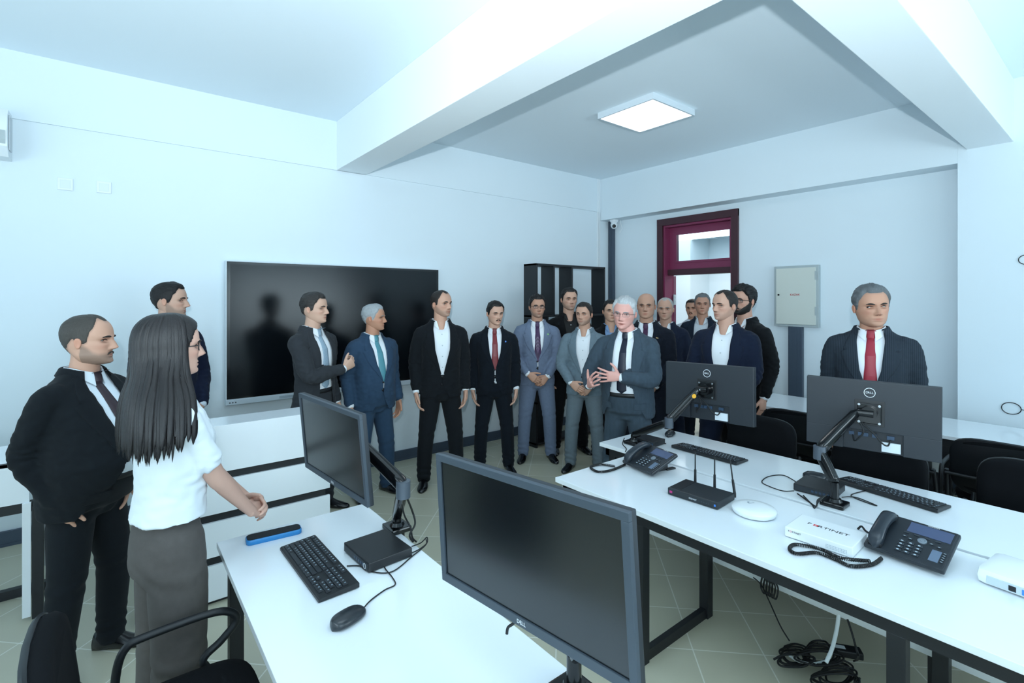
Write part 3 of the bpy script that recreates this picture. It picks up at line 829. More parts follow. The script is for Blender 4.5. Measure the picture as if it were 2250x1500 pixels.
def person(label, px, d, top, look, H=None, face=0, pose='down', build=1.0, belly=0.0, jacket='20242b', jkind='suit', trousers=None, shirt='e9eef4', tie=None, tiek=None,
           opening='closed', head=None, hyaw=0, hpitch=0, htilt=0, lhand=None, rhand=None, vox=.009, feet=(12, .085), hs=1.0, lean=0.0, glasses=None, hdx=0.0, watch=0, shirt_only=False,
           pocketsq=None, pin=None, phone=False, mustache=None, beard=None, legs=True, woman=False, belt=True, shoecol=None, group=None):
    head = dict(head or {})
    base = ad(px, CY, d); base.z = 0
    if H is None: H = EYE + (CY - top) * d / FOC
    toc = Vector((-base.x, -base.y, 0)).normalized(); rgt = Vector((-toc.y, toc.x, 0)) * 1.0
    # picture right seen from the camera
    rgt = Vector((CYW, -SY, 0)); rgt = (rgt - toc * rgt.dot(toc)).normalized()
    fv = toc * math.cos(R(face)) + rgt * math.sin(R(face))
    yaw = math.atan2(fv.y, fv.x) - PI / 2
    u = H                                              # everything below in fractions of H
    def Pn(x, y, z): return Vector((x * u, y * u, z * u))
    B = build
    sh = .101 * (0.5 + .5 * B) * (0.9 if woman else 1)            # shoulder joint x
    gS = .006 * (B - 1)
    if woman:
        sec = [(.49, 0, .098, .062, .078), (.53, 0, .096, .062, .074), (.58, 0, .083, .056, .06), (.62, .0, .076, .056, .054), (.68, .0, .082, .066, .054), (.72, .004, .088, .078, .054), (.76, 0, .094, .064, .056), (.79, 0, .098, .048, .052), (.812, -.006, .086, .04, .046), (.828, -.008, .05, .034, .038), (.842, -.008, .034, .032, .034)]
    else:
        sec = [(.452, .0, .108, .072, .074), (.49, 0, .108, .074, .074), (.54, 0, .101, .073, .066), (.60, 0, .097, .072, .06), (.66, 0, .101, .075, .062), (.72, 0, .108, .076, .066), (.765, -.002, .113, .066, .066), (.785, -.004, .120, .054, .060), (.802, -.008, .114, .044, .052), (.816, -.012, .088, .040, .048), (.830, -.012, .060, .038, .044), (.838, -.012, .050, .038, .044), (.848, -.012, .042, .036, .040)]
        if belly or B != 1:
            s2 = []
            for (z, cy, a, f, b) in sec:
                k = math.exp(-((z - .60) / .10) ** 2); w = 1 + (B - 1) * (1 if z < .80 else max(0, (.845 - z) / .045))
                s2.append((z, cy, a * w + belly * .022 * k, f * w + belly * .06 * k, b * w + belly * .008 * k))
            sec = s2
    secd = dense([tuple([s[0] * u, s[1] * u, s[2] * u, s[3] * u, s[4] * u]) for s in sec], 34)
    # arms -------------------------------------------------------------
    aU, aL = .172 * u, .148 * u
    arms = {}
    for side, hnd in ((1, rhand), (-1, lhand)):
        S = Pn(side * sh, -.006, .793)
        hd = dict(hnd or {})
        if not hd:
            if pose == 'down': hd = dict(w=(.127 + .02 * (B - 1) * 3 + belly * .02, .022, .485), F=(-.05, .10, -1), N=(-1, .12, -.05), curl=.42, hint=(.30, -1, 0))
            elif pose == 'clasp': hd = dict(w=(.062, .118 + belly * .05, .535), F=(-.80, .22, -.55), N=(-.15, -1, .0) if side > 0 else (-.1, -1, .1), curl=.55, hint=(1, -.7, -.2)) if side > 0 else dict(w=(.055, .098 + belly * .05, .517), F=(-.72, .2, -.62), N=(-.1, -1, 0), curl=.7, hint=(1, -.7, -.2))
            elif pose == 'back': hd = dict(w=(.05, -.11, .50), F=(-.8, -.2, -.5), N=(0, -1, 0), curl=.5, hint=(1, -.4, 0))
        wv = hd['w']; Wp = Pn(wv[0] * side, wv[1], wv[2])
        mir = lambda v: Vector((v[0] * side, v[1], v[2]))
        E_, Wp = elbow_ik(S, Wp, aU, aL, mir(hd.get('hint', (.5, -1, 0))))
        arms[side] = dict(S=S, E=E_, W=Wp, F=mir(hd['F']), N=mir(hd['N']), curl=hd.get('curl', .4), spread=hd.get('spread', .0), thumb=hd.get('thumb', (.35, .25)), curls=hd.get('curls'))
    # body (skin) --------------------------------------------------------
    hp = Pn(0, .012 + (0.006 if not woman else 0), .866 + .0)      # chin level, head origin below
    HS = u * .134 * hs
    sc_ = head.copy()
    if woman: sc_.setdefault('jaw', .92)
    sV, sF, sC, hair, unitV = build_head(sc_, HS)
    Mh = Matrix.Translation(Pn(hdx, -.004, .862)) @ Matrix.Rotation(R(-hyaw), 4, 'Z') @ Matrix.Rotation(R(-hpitch), 4, 'X') @ Matrix.Rotation(R(htilt), 4, 'Y') @ Matrix.Translation(Vector((0, .055 * HS, .134 * u - HS)) if hs != 1 else Vector((0, .055 * HS, 0)))
    def tm(V, M): 
        V = np.asarray(V); return V @ np.array(M.to_3x3()).T + np.array(M.translation)
    lean_M = Matrix.Translation(Pn(0, 0, .5)) @ Matrix.Rotation(R(-lean), 4, 'X') @ Matrix.Translation(Pn(0, 0, -.5))
    bmb = MB(); cols = []
    hV = tm(sV, Mh); bmb.add(hV, sF); cols.append(sC)
    skin_lin = np.array(srgb(head.get('skin', 'cfa48c')))
    nr = .0345 if not woman else .028
    nr *= (1 + .25 * (B - 1) * 2)
    neck = limb([Pn(0, -.012, .80), Pn(0, -.010, .84), Mh @ Vector((0, -.05 * HS, .16 * HS)), Mh @ Vector((0, -.06 * HS, .36 * HS))], [nr * 1.25 * u, nr * u, nr * .98 * u, nr * .98 * u], n=24, sub=4)
    sk_parts = [neck]
    inner = torso_rings([(z, cy, a * .80, f * .70, b * .76) for (z, cy, a, f, b) in secd if .50 * u < z < .80 * u], n=28)
    lo = [inner]
    for side, A in arms.items():
        hscale = (.97 if not woman else .86) * u / 1.75
        fr = [.0235 * u, .0225 * u, .0165 * u, .0142 * u] if not woman else [.0205 * u, .0200 * u, .0150 * u, .0122 * u]
        hand = make_hand(side, A['F'], A['N'], A['W'], hscale, A['curl'], A['spread'], A['thumb'], A['curls'])
        fdir = (A['W'] - A['E'])
        fore = limb([A['E'] - fdir * .0, A['E'] + fdir * .3, A['E'] + fdir * .7, A['W'] + A['F'].normalized() * .006], fr, n=18, sub=4)
        lo_parts = [fore] + hand
        if woman or shirt_only == 'short':
            up = limb([A['S'], A['S'].lerp(A['E'], .5), A['E'], A['E'] + fdir * .15], [.027 * u, .0235 * u, .0205 * u, .0205 * u], n=18, sub=4); lo_parts.append(up)
        hv, hf = remesh_parts(lo_parts, .0036 if vox > .006 else .003, 3)
        bmb.add(hv, hf)
        kk = np.tile(skin_lin, (len(hv), 1)); cols.append(kk)
    # legs inside the trousers, part of the body
    for side in (1, -1):
        fw_ = feet[1]; lo.append(limb([Pn(side * .046, 0, .49), Pn(side * (.040 + fw_ * .2), .004, .40), Pn(side * (.03 + fw_ * .5), .010, .27), Pn(side * (.01 + fw_ * .85), -.002, .13), Pn(side * fw_, -.006, .06)] if not woman else [Pn(side * .046, 0, .49), Pn(side * .052, .004, .40), Pn(side * (.05 + fw_) * .5, .004, .25), Pn(side * fw_, 0, .06)], [.034 * u, .030 * u, .022 * u, .018 * u, .015 * u], n=14, sub=4))
        A = arms[side]; lo.append(limb([A['S'] + Vector((-side * .012 * u, 0, -.024 * u)), A['E'], A['E'].lerp(A['W'], .5)], [.024 * u, .019 * u, .016 * u], n=14, sub=4)) if not woman else None
    nv_, nf_ = remesh_parts(lo + sk_parts, .011, 4)
    bmb.add(nv_, nf_); cols.append(np.tile(skin_lin, (len(nv_), 1)))
    eyes = []
    for s in (-1, 1):
        ex, ez = s * .142, .497
        ysurf = face_point(unitV, ex, ez)
        ev = []; ef = []; na, nb = 18, 12
        M_ = Matrix.Translation(Vector((ex, ysurf - .030, ez)))
        for i in range(nb + 1):
            ph = PI * i / nb
            for k in range(na):
                t = 2 * PI * k / na; ev.append(M_ @ Vector((.064 * math.sin(ph) * math.cos(t), .040 * math.sin(ph) * math.sin(t), .026 * math.cos(ph))))
        for i in range(nb):
            for k in range(na): k2 = (k + 1) % na; ef.append((i * na + k, i * na + k2, (i + 1) * na + k2, (i + 1) * na + k))
        eyes.append((ev, ef, 0))
        gx = head.get('gaze', 0.0)
        iv = []; 
        M_ = Matrix.Translation(Vector((ex + gx * .03, ysurf - .0205 - abs(gx) * .004, ez + .001)))
        for i in range(nb + 1):
            ph = PI * i / nb
            for k in range(na):
                t = 2 * PI * k / na; iv.append(M_ @ Vector((.027 * math.sin(ph) * math.cos(t), .034 * math.sin(ph) * math.sin(t), .0245 * math.cos(ph))))
        eyes.append((iv, ef, 1))
    nskin = len(bmb.f)
    root = mesh_obj('person', bmb.v, bmb.f, [SKIN], None, None, True, np.hstack([np.vstack(cols), np.ones((len(bmb.v), 1))]))
    tag(root, label, 'person', group)
    root.location = base; root.rotation_euler = (0, 0, yaw)
    M3 = lean_M
    Wl = []
    for k in (0, 2):
        eb = MB()
        for ev, ef, mi_ in eyes[k:k + 2]: eb.add(tm(np.array([tuple(v) for v in ev]) * HS, Mh), ef, mi_)
        mesh_obj('eye', eb.v, eb.f, [EYEW, IRIS], root, eb.m)
    # hair, brows
    hc = head.get('haircol', '1c1a1b'); HM = hairmat(hc)
    if hair is not None:
        mesh_obj('hair', tm(hair[0], Mh), hair[1], [HM], root)
    for s in (-1, 1):
        pts = []; bb = MB()
        for t in np.linspace(0, 1, 5):
            x = s * (.055 + .165 * t); z = .562 + .026 * math.sin(t * 2.4) - .018 * t + head.get('brow', 0) * (1 - t) * -.02
            pts.append(Vector((x, face_point(unitV, x, z) + .001, z)))
        v, f = strip(pts, 0, .0185 * head.get('browt', 1.2)); v = [Vector(q) for q in v]; bb.add(tm(np.array([tuple(q) for q in v]) * HS, Mh), f)
        mesh_obj('eyebrow', bb.v, bb.f, [hairmat(head.get('browcol', hc))], root)
        pts = []; bb = MB()
        for t in np.linspace(-1, 1, 5):
            x = s * .142 + .068 * t; z = .496 + .0245 * (1 - t * t)
            pts.append(Vector((x, face_point(unitV, x, z) + .006 - .004 * abs(t), z)))
        v, f = strip(pts, 0, .0105); bb.add(tm(np.array([tuple(q) for q in v]) * HS, Mh), f)
        mesh_obj('eyelashes', bb.v, bb.f, [hairmat('2a2220')], root)
    if mustache:
        mm = MB()
        for s in (-1, 1):
            pts = [Vector((s * x, face_point(unitV, s * x, z) + .006, z)) for x, z in ((.004, .252), (.04, .247), (.08, .232), (.112, .205))]
            v, f = strip(pts, 0, .021); mm.add(tm(np.array([tuple(q) for q in v]) * HS, Mh), f)
        mesh_obj('mustache', mm.v, mm.f, [hairmat(mustache)], root)
    if beard:
        V_ = unitV; TH_ = np.arctan2(V_[:, 0], V_[:, 1]); deg = np.degrees(np.abs(TH_)); Z_ = V_[:, 2]
        hl = np.interp(deg, [0, 20, 35, 50, 65, 80, 92], [.15, .165, .25, .31, .38, .50, .56]); bm_ = np.clip((hl - Z_) * 12, -1, 1) * (deg < 97)
        off = np.where((bm_ > 0) , .016 * np.clip(bm_, 0, 1) ** .6, -.02)
        HV = V_.copy(); n_ = V_ - np.array([0, -.05, .3]); n_ /= np.linalg.norm(n_, axis=1)[:, None]; HV = HV + n_ * off[:, None]
        nu = 104; nv2 = len(V_) // nu
        ff = [(i * nu + k, (i + 1) * nu + k, (i + 1) * nu + (k + 1) % nu, i * nu + (k + 1) % nu) for i in range(nv2 - 1) for k in range(nu)]
        keep = [f for f in ff if max(bm_[j] for j in f) > 0 and max(deg[j] for j in f) < 96]
        mesh_obj('beard', tm(HV * HS, Mh), keep, [hairmat(beard)], root)
    if glasses:
        gm = MB(); 
        yb_ = max(face_point(unitV, s * .14, .50) for s in (-1, 1)) + .075
        gp = []
        for s in (-1, 1):
            c = Vector((s * .142, yb_, .487)); ring = []
            for a in np.linspace(0, 2 * PI, 20, endpoint=False):
                ca, sa = math.cos(a), math.sin(a); ring.append(c + Vector((.098 * math.copysign(abs(ca) ** .6, ca), -.035 * abs(ca) * (s * ca > 0) + .025 * abs(ca) * (s * ca < 0), .066 * math.copysign(abs(sa) ** .7, sa))))
            gm.tube([q * HS for q in ring], (.0085 if glasses != 'rimless' else .003) * HS, closed=True, sub=1, n=6)
            gp.append([q * HS for q in ring])
            gm.tube([Vector((s * .24, yb_ - .03, .51)) * HS, Vector((s * .345, yb_ - .10, .512)) * HS, Vector((s * .365, .0, .50)) * HS], (.009 if glasses != 'rimless' else .005) * HS, n=6, sub=3)
        gm.tube([Vector((-.045, yb_ + .025, .505)) * HS, Vector((0, yb_ + .035, .515)) * HS, Vector((.045, yb_ + .025, .505)) * HS], .007 * HS, n=6, sub=3)
        go = mesh_obj('glasses', tm(np.array(gm.v), Mh), gm.f, [mat('spectacle_frame', '15171b' if glasses != 'rimless' else 'a9aeb5', .3)], root)
        lm = MB()
        for ring in gp: lm.add(ring, [tuple(range(len(ring)))])
        if glasses != 'rimless' or True: mesh_obj('lens', tm(np.array(lm.v), Mh), lm.f, [LENSG], go, smooth=False)
    # upper garment --------------------------------------------------------
    JM = fabric(jkind, jacket)
    cuffs = []
    slv = []
    k_ = (.9 if woman else 1.0) * (1 + .35 * (B - 1))
    for side, A in arms.items():
        S, E_, Wp = A['S'], A['E'], A['W']; fd = (Wp - E_)
        if woman or shirt_only == 'short':
            slv.append(limb([S + Vector((-side * .03 * u, 0, -.012 * u)), S, S.lerp(E_, .45), S.lerp(E_, .72)], [.040 * u * k_, .037 * u * k_, .0335 * u * k_, .0345 * u * k_], n=24, sub=5))
        else:
            slv.append(limb([S + Vector((-side * .035 * u, 0, -.030 * u)), S + Vector((-side*.004*u, 0, -.016 * u)), S.lerp(E_, .5), E_, E_ + fd * .5, E_ + fd * .90], [.046 * u * k_, .0395 * u * k_, .0395 * u * k_, .0345 * u * k_, .030 * u * k_, .0245 * u * k_], n=24, sub=5))
            if (rhand if side > 0 else lhand) is None or (rhand if side > 0 else lhand).get('cuff', 1): cuffs.append(limb([E_ + fd * .84, E_ + fd * .965], [.0205 * u, .0195 * u], n=18, sub=3))
    hemz = .452 if not (woman or shirt_only) else (.555 if woman else .52)
    jsec = [s for s in secd if s[0] >= hemz * u - .001]
    if woman: jsec = [(z, cy, a + .012 * u, f + .010 * u, b + .008 * u) for (z, cy, a, f, b) in jsec]
    jV, jF = remesh_parts([torso_rings(jsec, n=44)] + slv, vox, 5 if vox > .007 else 7)
    # cloth folds
    N_ = vnormals(jV, jF)
    z_ = jV[:, 2] / u
    amp = .0045 if not woman else .0036
    jV = noise_disp(jV, N_, amp * 1.6, 9, seed=px * .01, stretch=(1, 1, .45))
    jV = noise_disp(jV, N_, amp * .9, 26, seed=px * .013, stretch=(1, 1, 1.6))
    for side, A in arms.items():       # elbow and cuff folds
        for c, rad, am in ((A['E'], .055 * u, .0042), (A['E'].lerp(A['W'], .82), .04 * u, .0026)):
            ax_ = np.array((A['W'] - A['E']).normalized() + (A['E'] - A['S']).normalized() * .5); dd = jV - np.array(c); r2 = (dd ** 2).sum(1)
            w_ = np.exp(-r2 / rad ** 2); ph = dd @ ax_ * 95 + 3.2 * np.sin(dd[:, 0] * 31 + dd[:, 1] * 27 + dd[:, 2] * 19) + 1.6 * np.sin(dd[:, 2] * 55 + dd[:, 1] * 48)
            jV += N_ * (np.sin(ph) * am * w_)[:, None]
    cx_ = 0.0
    op = None
    if not woman and not shirt_only:
        if opening == 'closed': op = [(.455, .050), (.50, .022), (.545, .003), (.60, .003), (.615, .008), (.70, .034), (.80, .044), (.83, .040), (.87, .040)]
        elif opening == 'open': op = [(.452, .062), (.50, .046), (.56, .040), (.62, .038), (.70, .042), (.80, .045), (.83, .040), (.87, .040)]
        elif opening == 'wide': op = [(.452, .098), (.50, .076), (.56, .056), (.62, .047), (.70, .046), (.80, .046), (.83, .040), (.87, .040)]
        elif opening == 'low': op = [(.452, .040), (.50, .015), (.53, .003), (.56, .003), (.58, .010), (.70, .040), (.80, .045), (.83, .040), (.87, .04)]
        elif opening == 'none': op = None
    lap_full = BVHTree.FromPolygons([Vector(v) for v in jV], jF)
    _t = MB(); _t.loft(torso_rings(jsec, n=44)); _tt = BVHTree.FromPolygons([Vector(v) for v in _t.v], [tuple(f) for f in _t.f])
    class _Lap:            # the jacket front, ignoring a sleeve held before it
        def ray_cast(s_, o, d):
            a = lap_full.ray_cast(o, d); b = _tt.ray_cast(o, d)
            if a[0] is not None and b[0] is not None and a[0].y > b[0].y + .02: return (b[0] + Vector((0, .004, 0)),) + tuple(b[1:])
            return a
    lap_tree = _Lap()
    if op:
        hw = np.interp(z_, [o_[0] for o_ in op], [o_[1] for o_ in op]) * u
        fr_ = (jV[:, 1] > 0.0 * u) & (N_[:, 1] > -.3) & (np.abs(jV[:, 0]) < .11 * u) & (z_ > .44) & (z_ < .86)
        ax_ = np.abs(jV[:, 0])
        near = fr_ & (np.abs(ax_ - hw) < vox * .55)
        # only the torso front, not sleeves held in front of it
        for side, A in arms.items():
            for (P0, P1, rr) in ((A['S'], A['E'], .05 * u), (A['E'], A['W'], .046 * u)):
                a_ = np.array(P0); b_ = np.array(P1); ab = b_ - a_; t_ = np.clip(((jV - a_) @ ab) / (ab @ ab), 0, 1); dist = np.linalg.norm(jV - (a_ + t_[:, None] * ab), axis=1)
                if P0 is A['E']: fr_ &= dist > rr
        near &= fr_
        jV[near, 0] = np.sign(jV[near, 0]) * hw[near]
        inside = fr_ & (np.abs(jV[:, 0]) <= hw + 1e-5)
        jF = [f for f in jF if not all(inside[i] for i in f)]
    # hem: open underneath
    hz = hemz * u + vox * .8
    jF = [f for f in jF if not (all(jV[i][2] < hz for i in f))]
    jo = mesh_obj('jacket' if not (woman or shirt_only) else ('t_shirt' if woman else 'shirt'), jV, jF, [JM], root)
    # shirt + tie ----------------------------------------------------------
    SM = fabric('shirt', shirt)
    if not woman and not shirt_only:
        grow = -.0075 * u
        ss = [(z, cy, a + grow, f + grow, b + grow) for (z, cy, a, f, b) in secd if z > (.515 if opening == 'closed' else .558) * u and z < .842 * u]
        ssr = torso_rings(ss, n=44)
        if not tie:
            for ring in ssr:
                for q in ring:
                    if q.z > .79 * u and q.y > 0: q.z -= .036 * u * max(0.0, 1 - abs(q.x) / (.030 * u)) ** .8 * (q.z - .79 * u) / (.052 * u)
        sb = MB(); sb.loft(ssr)
        for c in cuffs: sb.loft(c)
        sv = np.array([tuple(v) for v in sb.v]); 
        so = mesh_obj('shirt', sv, sb.f, [SM], root)
        tb_ = MB(); tb_.loft(ssr); stree = BVHTree.FromPolygons([Vector(v) for v in tb_.v], [tuple(f) for f in tb_.f])
    elif not woman:
        stree = lap_tree; so = jo
    if not woman:
        def surf(tree, x, z, off):
            h, n_, _, _ = tree.ray_cast(Vector((x, .5 * u, z)), Vector((0, -1, 0)))
            if h is None: return Vector((x, .05 * u, z))
            return h + Vector((0, off, 0))
        # collar
        cb = MB(); nc = 30; rows = []
        zt0 = .852 * u; r_t = (nr + .004) * u; r_b = (nr + .0115) * u
        gap = .27 if tie else .36
        for j, (rr_, dz) in enumerate(((r_t - .001 * u, -.028), (r_t, -.001), (r_t + .003 * u, .001), (r_b + .003 * u, -.020), (r_b + .004 * u, -.0215), (r_b + .001 * u, -.0215))):
            row = []
            g_r = gap if tie else (.62, .62, .58, .24, .22, .24)[j]
            for k in range(nc):
                t = g_r + (2 * PI - 2 * g_r) * k / (nc - 1)       # angle from front
                fr2 = max(0, math.cos(t)) 
                zz = zt0 - .016 * u * fr2 ** 1.5 + dz * u * (1 + (.9 * fr2 ** 6 if dz < -.01 and j >= 3 else 0))
                rad = rr_ + (.004 * u * fr2 ** 4 if j >= 3 else 0)
                row.append(Vector((rad * math.sin(t), -.012 * u + rad * math.cos(t) * 1.02, zz)))
            rows.append(row)
        for j in range(len(rows) - 1):
            o_ = len(cb.v); cb.add(rows[j] + rows[j + 1], [(k, k + 1, nc + k + 1, nc + k) for k in range(nc - 1)])
        mesh_obj('collar', cb.v, cb.f, [SM], so)
        if tie:
            TM = fabric('tie', tie, **(dict(check=tiek) if tiek else {}))
            tipz = .572 if opening in ('open', 'wide') else .60
            prof = [(.842, .010), (.836, .0165), (.826, .0155), (.812, .0120), (.804, .0115), (.795,.0125), (.75, .0160), (.68, .019), (.62, .0215), (tipz + .015, .022), (tipz, .002)]
            tb = MB(); rows = []
            for z, hw_ in prof:
                thick = .0085 if z > .808 else .003
                row = [surf(stree, x * hw_ * u, z * u, .001 * u) + Vector((0, dy * u, 0)) for x, dy in ((-1, 0), (-.92, thick), (-.45, thick * 1.4), (0, thick * 1.6), (.45, thick * 1.4), (.92, thick), (1, 0))]
                if z > .82:
                    for q in row: q.y = max(q.y, (-.012 + nr + .006) * u)
                rows.append(row)
            for j in range(len(rows) - 1): tb.add(rows[j] + rows[j + 1], [(k, k + 1, 7 + k + 1, 7 + k) for k in range(6)])
            mesh_obj('tie', tb.v, tb.f, [TM], root)
        else:
            # placket and buttons
            pb = MB(); rows = []
            for z in np.linspace(.80, .56, 14): rows.append([surf(stree, x * u, z * u, .0012 * u) for x in (-.009, -.0085, .0085, .009)])
            for j in range(13): pb.add(rows[j] + rows[j + 1], [(k, k + 1, 5 + k, 4 + k) for k in range(3)])
            mesh_obj('placket', pb.v, pb.f, [SM], so)
            pb = MB()
            for z in (.775, .72, .665, .61):
                p = surf(stree, 0, z * u, .0015 * u); pb.cyl(p, p + Vector((0, .002, 0)), .0055, n=10)
            mesh_obj('buttons', pb.v, pb.f, [fabric('btn', 'c8d0d6')], so)
    # lapels
    if op:
        lb = MB()
        for s in (-1, 1):
            top_z, bot_z = (.838, {'closed': .612, 'open': .60, 'wide': .60, 'low': .578}[opening]); n1, n2 = 26, 7
            G = []
            for i in range(n1 + 1):
                t = i / n1; z = top_z + (bot_z - top_z) * t
                inner = np.interp(z, [o_[0] for o_ in op], [o_[1] for o_ in op]) - .003
                if t < .27: w_ = .024 + .018 * t / .27
                elif t < .30: w_ = .042 - .012 * (t - .27) / .03
                elif t < .34: w_ = .030 + .019 * (t - .30) / .04
                else: w_ = .049 * (1 - ((t - .34) / .66) ** 1.35) + .004
                row = []
                for j in range(n2):
                    x = s * (inner + w_ * j / (n2 - 1)); 
                    h, n_, _, _ = lap_tree.ray_cast(Vector((x * u, .5 * u, (z - (.0 if t > .3 else .012 * j / n2)) * u)), Vector((0, -1, 0)))
                    y = h.y if h is not None else .03 * u
                    row.append(Vector((x * u, y + (.0048 if j < n2 - 1 else .0042) * 1.0, (z - (.0 if t > .3 else .012 * j / n2)) * u)))
                G.append(row)
            # avoid jumps where a sleeve lies in front
            for j in range(n2):
                for i in range(1, n1 + 1):
                    if G[i][j].y > G[i - 1][j].y + .022 * u: G[i][j].y = G[i - 1][j].y + .002 * u
            back = [[q - Vector((0, .0065, 0)) for q in row] for row in G]
            vs = [q for row in G for q in row] + [q for row in back for q in row]; fs = []; o2 = (n1 + 1) * n2
            for i in range(n1):
                for j in range(n2 - 1):
                    a = i * n2 + j; fs.append((a, a + 1, a + n2 + 1, a + n2)); fs.append((o2 + a, o2 + a + n2, o2 + a + n2 + 1, o2 + a + 1))
                fs.append((i * n2, (i + 1) * n2, o2 + (i + 1) * n2, o2 + i * n2)); a = i * n2 + n2 - 1; fs.append((a, o2 + a, o2 + a + n2, a + n2))
            lb.add(vs, fs)
        # back of the collar
        row0 = []; nc = 22
        for k in range(nc):
            t = .75 + (2 * PI - 1.5) * k / (nc - 1); rad = (nr + .013) * u
            row0.append((rad * math.sin(t), -.012 * u + rad * math.cos(t), t))
        for j in range(1):
            rws = []
            for (dr_, z) in ((-.003, .846), (0, .853), (.004, .851), (.013, .832), (.012, .829)):
                rws.append([Vector((x * (1 + dr_ * 22), y + (y + .012 * u) * dr_ * 22, (z - .014 * max(0, math.cos(t)) ** 1.0) * u)) for x, y, t in row0])
            for a in range(4): lb.add(rws[a] + rws[a + 1], [(k, k + 1, nc + k + 1, nc + k) for k in range(nc - 1)])
        mesh_obj('lapels', lb.v, lb.f, [JM], jo)
        bt = MB()
        if opening in ('closed', 'low'):
            zb = {'closed': .603, 'low': .565}[opening]
            for dz in (0, -.04):
                h, n_, _, _ = lap_tree.ray_cast(Vector((.004 * u, .5 * u, (zb + dz) * u)), Vector((0, -1, 0)))
                if h is not None: bt.cyl(h, h + Vector((0, .004, 0)), .009, n=12)
            if bt.v: mesh_obj('button', bt.v, bt.f, [BLACKP], jo)
        # pocket flaps + breast pocket
        for s in (-1, 1):
            rr_ = []; pf = MB()
            for z in (.525, .524, .497, .496):
                row = []
                for x in np.linspace(.052, .095, 7):
                    o_ = Vector((s * x * 1.0 * u, .5 * u, (z - .0) * u)); h, n_, _, _ = lap_tree.ray_cast(o_, Vector((0, -1, 0)))
                    y = h.y if h is not None and h.y < .14 * u * (1 + belly) else .04 * u
                    row.append(Vector((o_.x, y + (.004 if .4965 < z < .5245 else .0005), o_.z)))
                rr_.append(row)
            for j in range(3): pf.add(rr_[j] + rr_[j + 1], [(k, k + 1, 7 + k + 1, 7 + k) for k in range(6)])
            mesh_obj('pocket_flap', pf.v, pf.f, [JM], jo)
        if pocketsq is not None:
            pf = MB(); row = []
            pts = []
            for x, z in ((-.085, .716), (-.068, .712), (-.052, .722)):
                h, n_, _, _ = lap_tree.ray_cast(Vector((x * u, .5 * u, z * u)), Vector((0, -1, 0)))
                if h is not None: pts.append(h + Vector((0, .003, 0)))
            if len(pts) > 2: pf.tube(pts, .005, n=6); mesh_obj('breast_pocket', pf.v, pf.f, [fabric('suit', pocketsq)], jo)
        if pin:
            h, n_, _, _ = lap_tree.ray_cast(Vector((-.062 * u, .5 * u, .765 * u)), Vector((0, -1, 0)))
            if h is not None:
                pf = MB(); pf.obox(h + Vector((0, .009, 0)), Vector((1, 0, .2)).normalized(), Vector((0, 1, 0)), Vector((-.2, 0, 1)).normalized(), .011 if pin[1] else .007, .002, .004 if pin[1] else .007, bev=.001)
                mesh_obj('lapel_pin', pf.v, pf.f, [mat('pin_' + pin[0], pin[0], .4)], jo)
    # trousers ----------------------------------------------------------------
    tcol = trousers or jacket; TMt = fabric(jkind if trousers is None else 'suit', tcol)
    if legs:
        fa, fw = feet
        wz = .60 if woman else .566
        pel = [(z, cy, a - .0062 * u, f - .0058 * u, b - .0062 * u) for (z, cy, a, f, b) in secd if .47 * u < z < wz * u]
        pel = [(.44 * u, 0, .092 * u, .055 * u, .066 * u), (.465 * u, 0, .097 * u * (1 + .5 * (B - 1)), .062 * u, .072 * u)] + pel
        lofts = [torso_rings(sorted(pel), n=36)]
        Lm = 1 + .6 * (B - 1)
        for side in (1, -1):
            fx = side * fw
            if woman: path = [Pn(side * .046, 0, .52), Pn(side * .052, .004, .40), Pn(side * (.05 + fw) * .5, .004, .25), Pn(fx, -.0, .028)]; rad = [.055, .056, .050, .052]
            else: path = [Pn(side * .046, 0, .51), Pn(side * (.040 + fw * .2), .004, .40), Pn(side * (.03 + fw * .5), .010, .27), Pn(side * (.01 + fw * .85), -.002, .13), Pn(fx, -.006, .036)]; rad = [.056, .0505, .041, .0375, .0345]
            lofts.append(limb(path, [r_ * u * Lm for r_ in rad], n=26, sub=5))
        tV, tF = remesh_parts(lofts, max(vox, .009), 5)
        N_ = vnormals(tV, tF); zz = tV[:, 2] / u
        tV = noise_disp(tV, N_, .007, 7, seed=px * .02, stretch=(1, 1, .35))
        fold = np.sin(zz * 210 + 3 * np.sin(tV[:, 0] * 25 + tV[:, 1] * 17)) * .0035 * np.exp(-((zz - .07) / .05) ** 2) + np.sin(zz * 150 + tV[:, 0] * 30) * .003 * np.exp(-((zz - .27) / .03) ** 2) + np.sin(zz * 120 + tV[:, 0] * 60) * .0028 * np.exp(-((zz - .45) / .03) ** 2)
        tV += N_ * fold[:, None]
        hz = (.012 if woman else .022) * u
        tV[:, 2] = np.maximum(tV[:, 2], hz)
        to = mesh_obj('trousers', tV, tF, [TMt], root)
        if belt and not woman:
            bs = [s for s in secd if .550 * u < s[0] < .572 * u]
            bl = MB(); s0 = bs[len(bs) // 2] if bs else secd[8]
            rr_ = torso_rings([(.553 * u, 0, s0[2] - .005 * u, s0[3] - .0038 * u, s0[4] - .005 * u), (.572 * u, 0, s0[2] - .005 * u, s0[3] - .0038 * u, s0[4] - .005 * u)], n=40)
            bl.loft(rr_); mesh_obj('belt', bl.v, bl.f, [BLACKP], to)
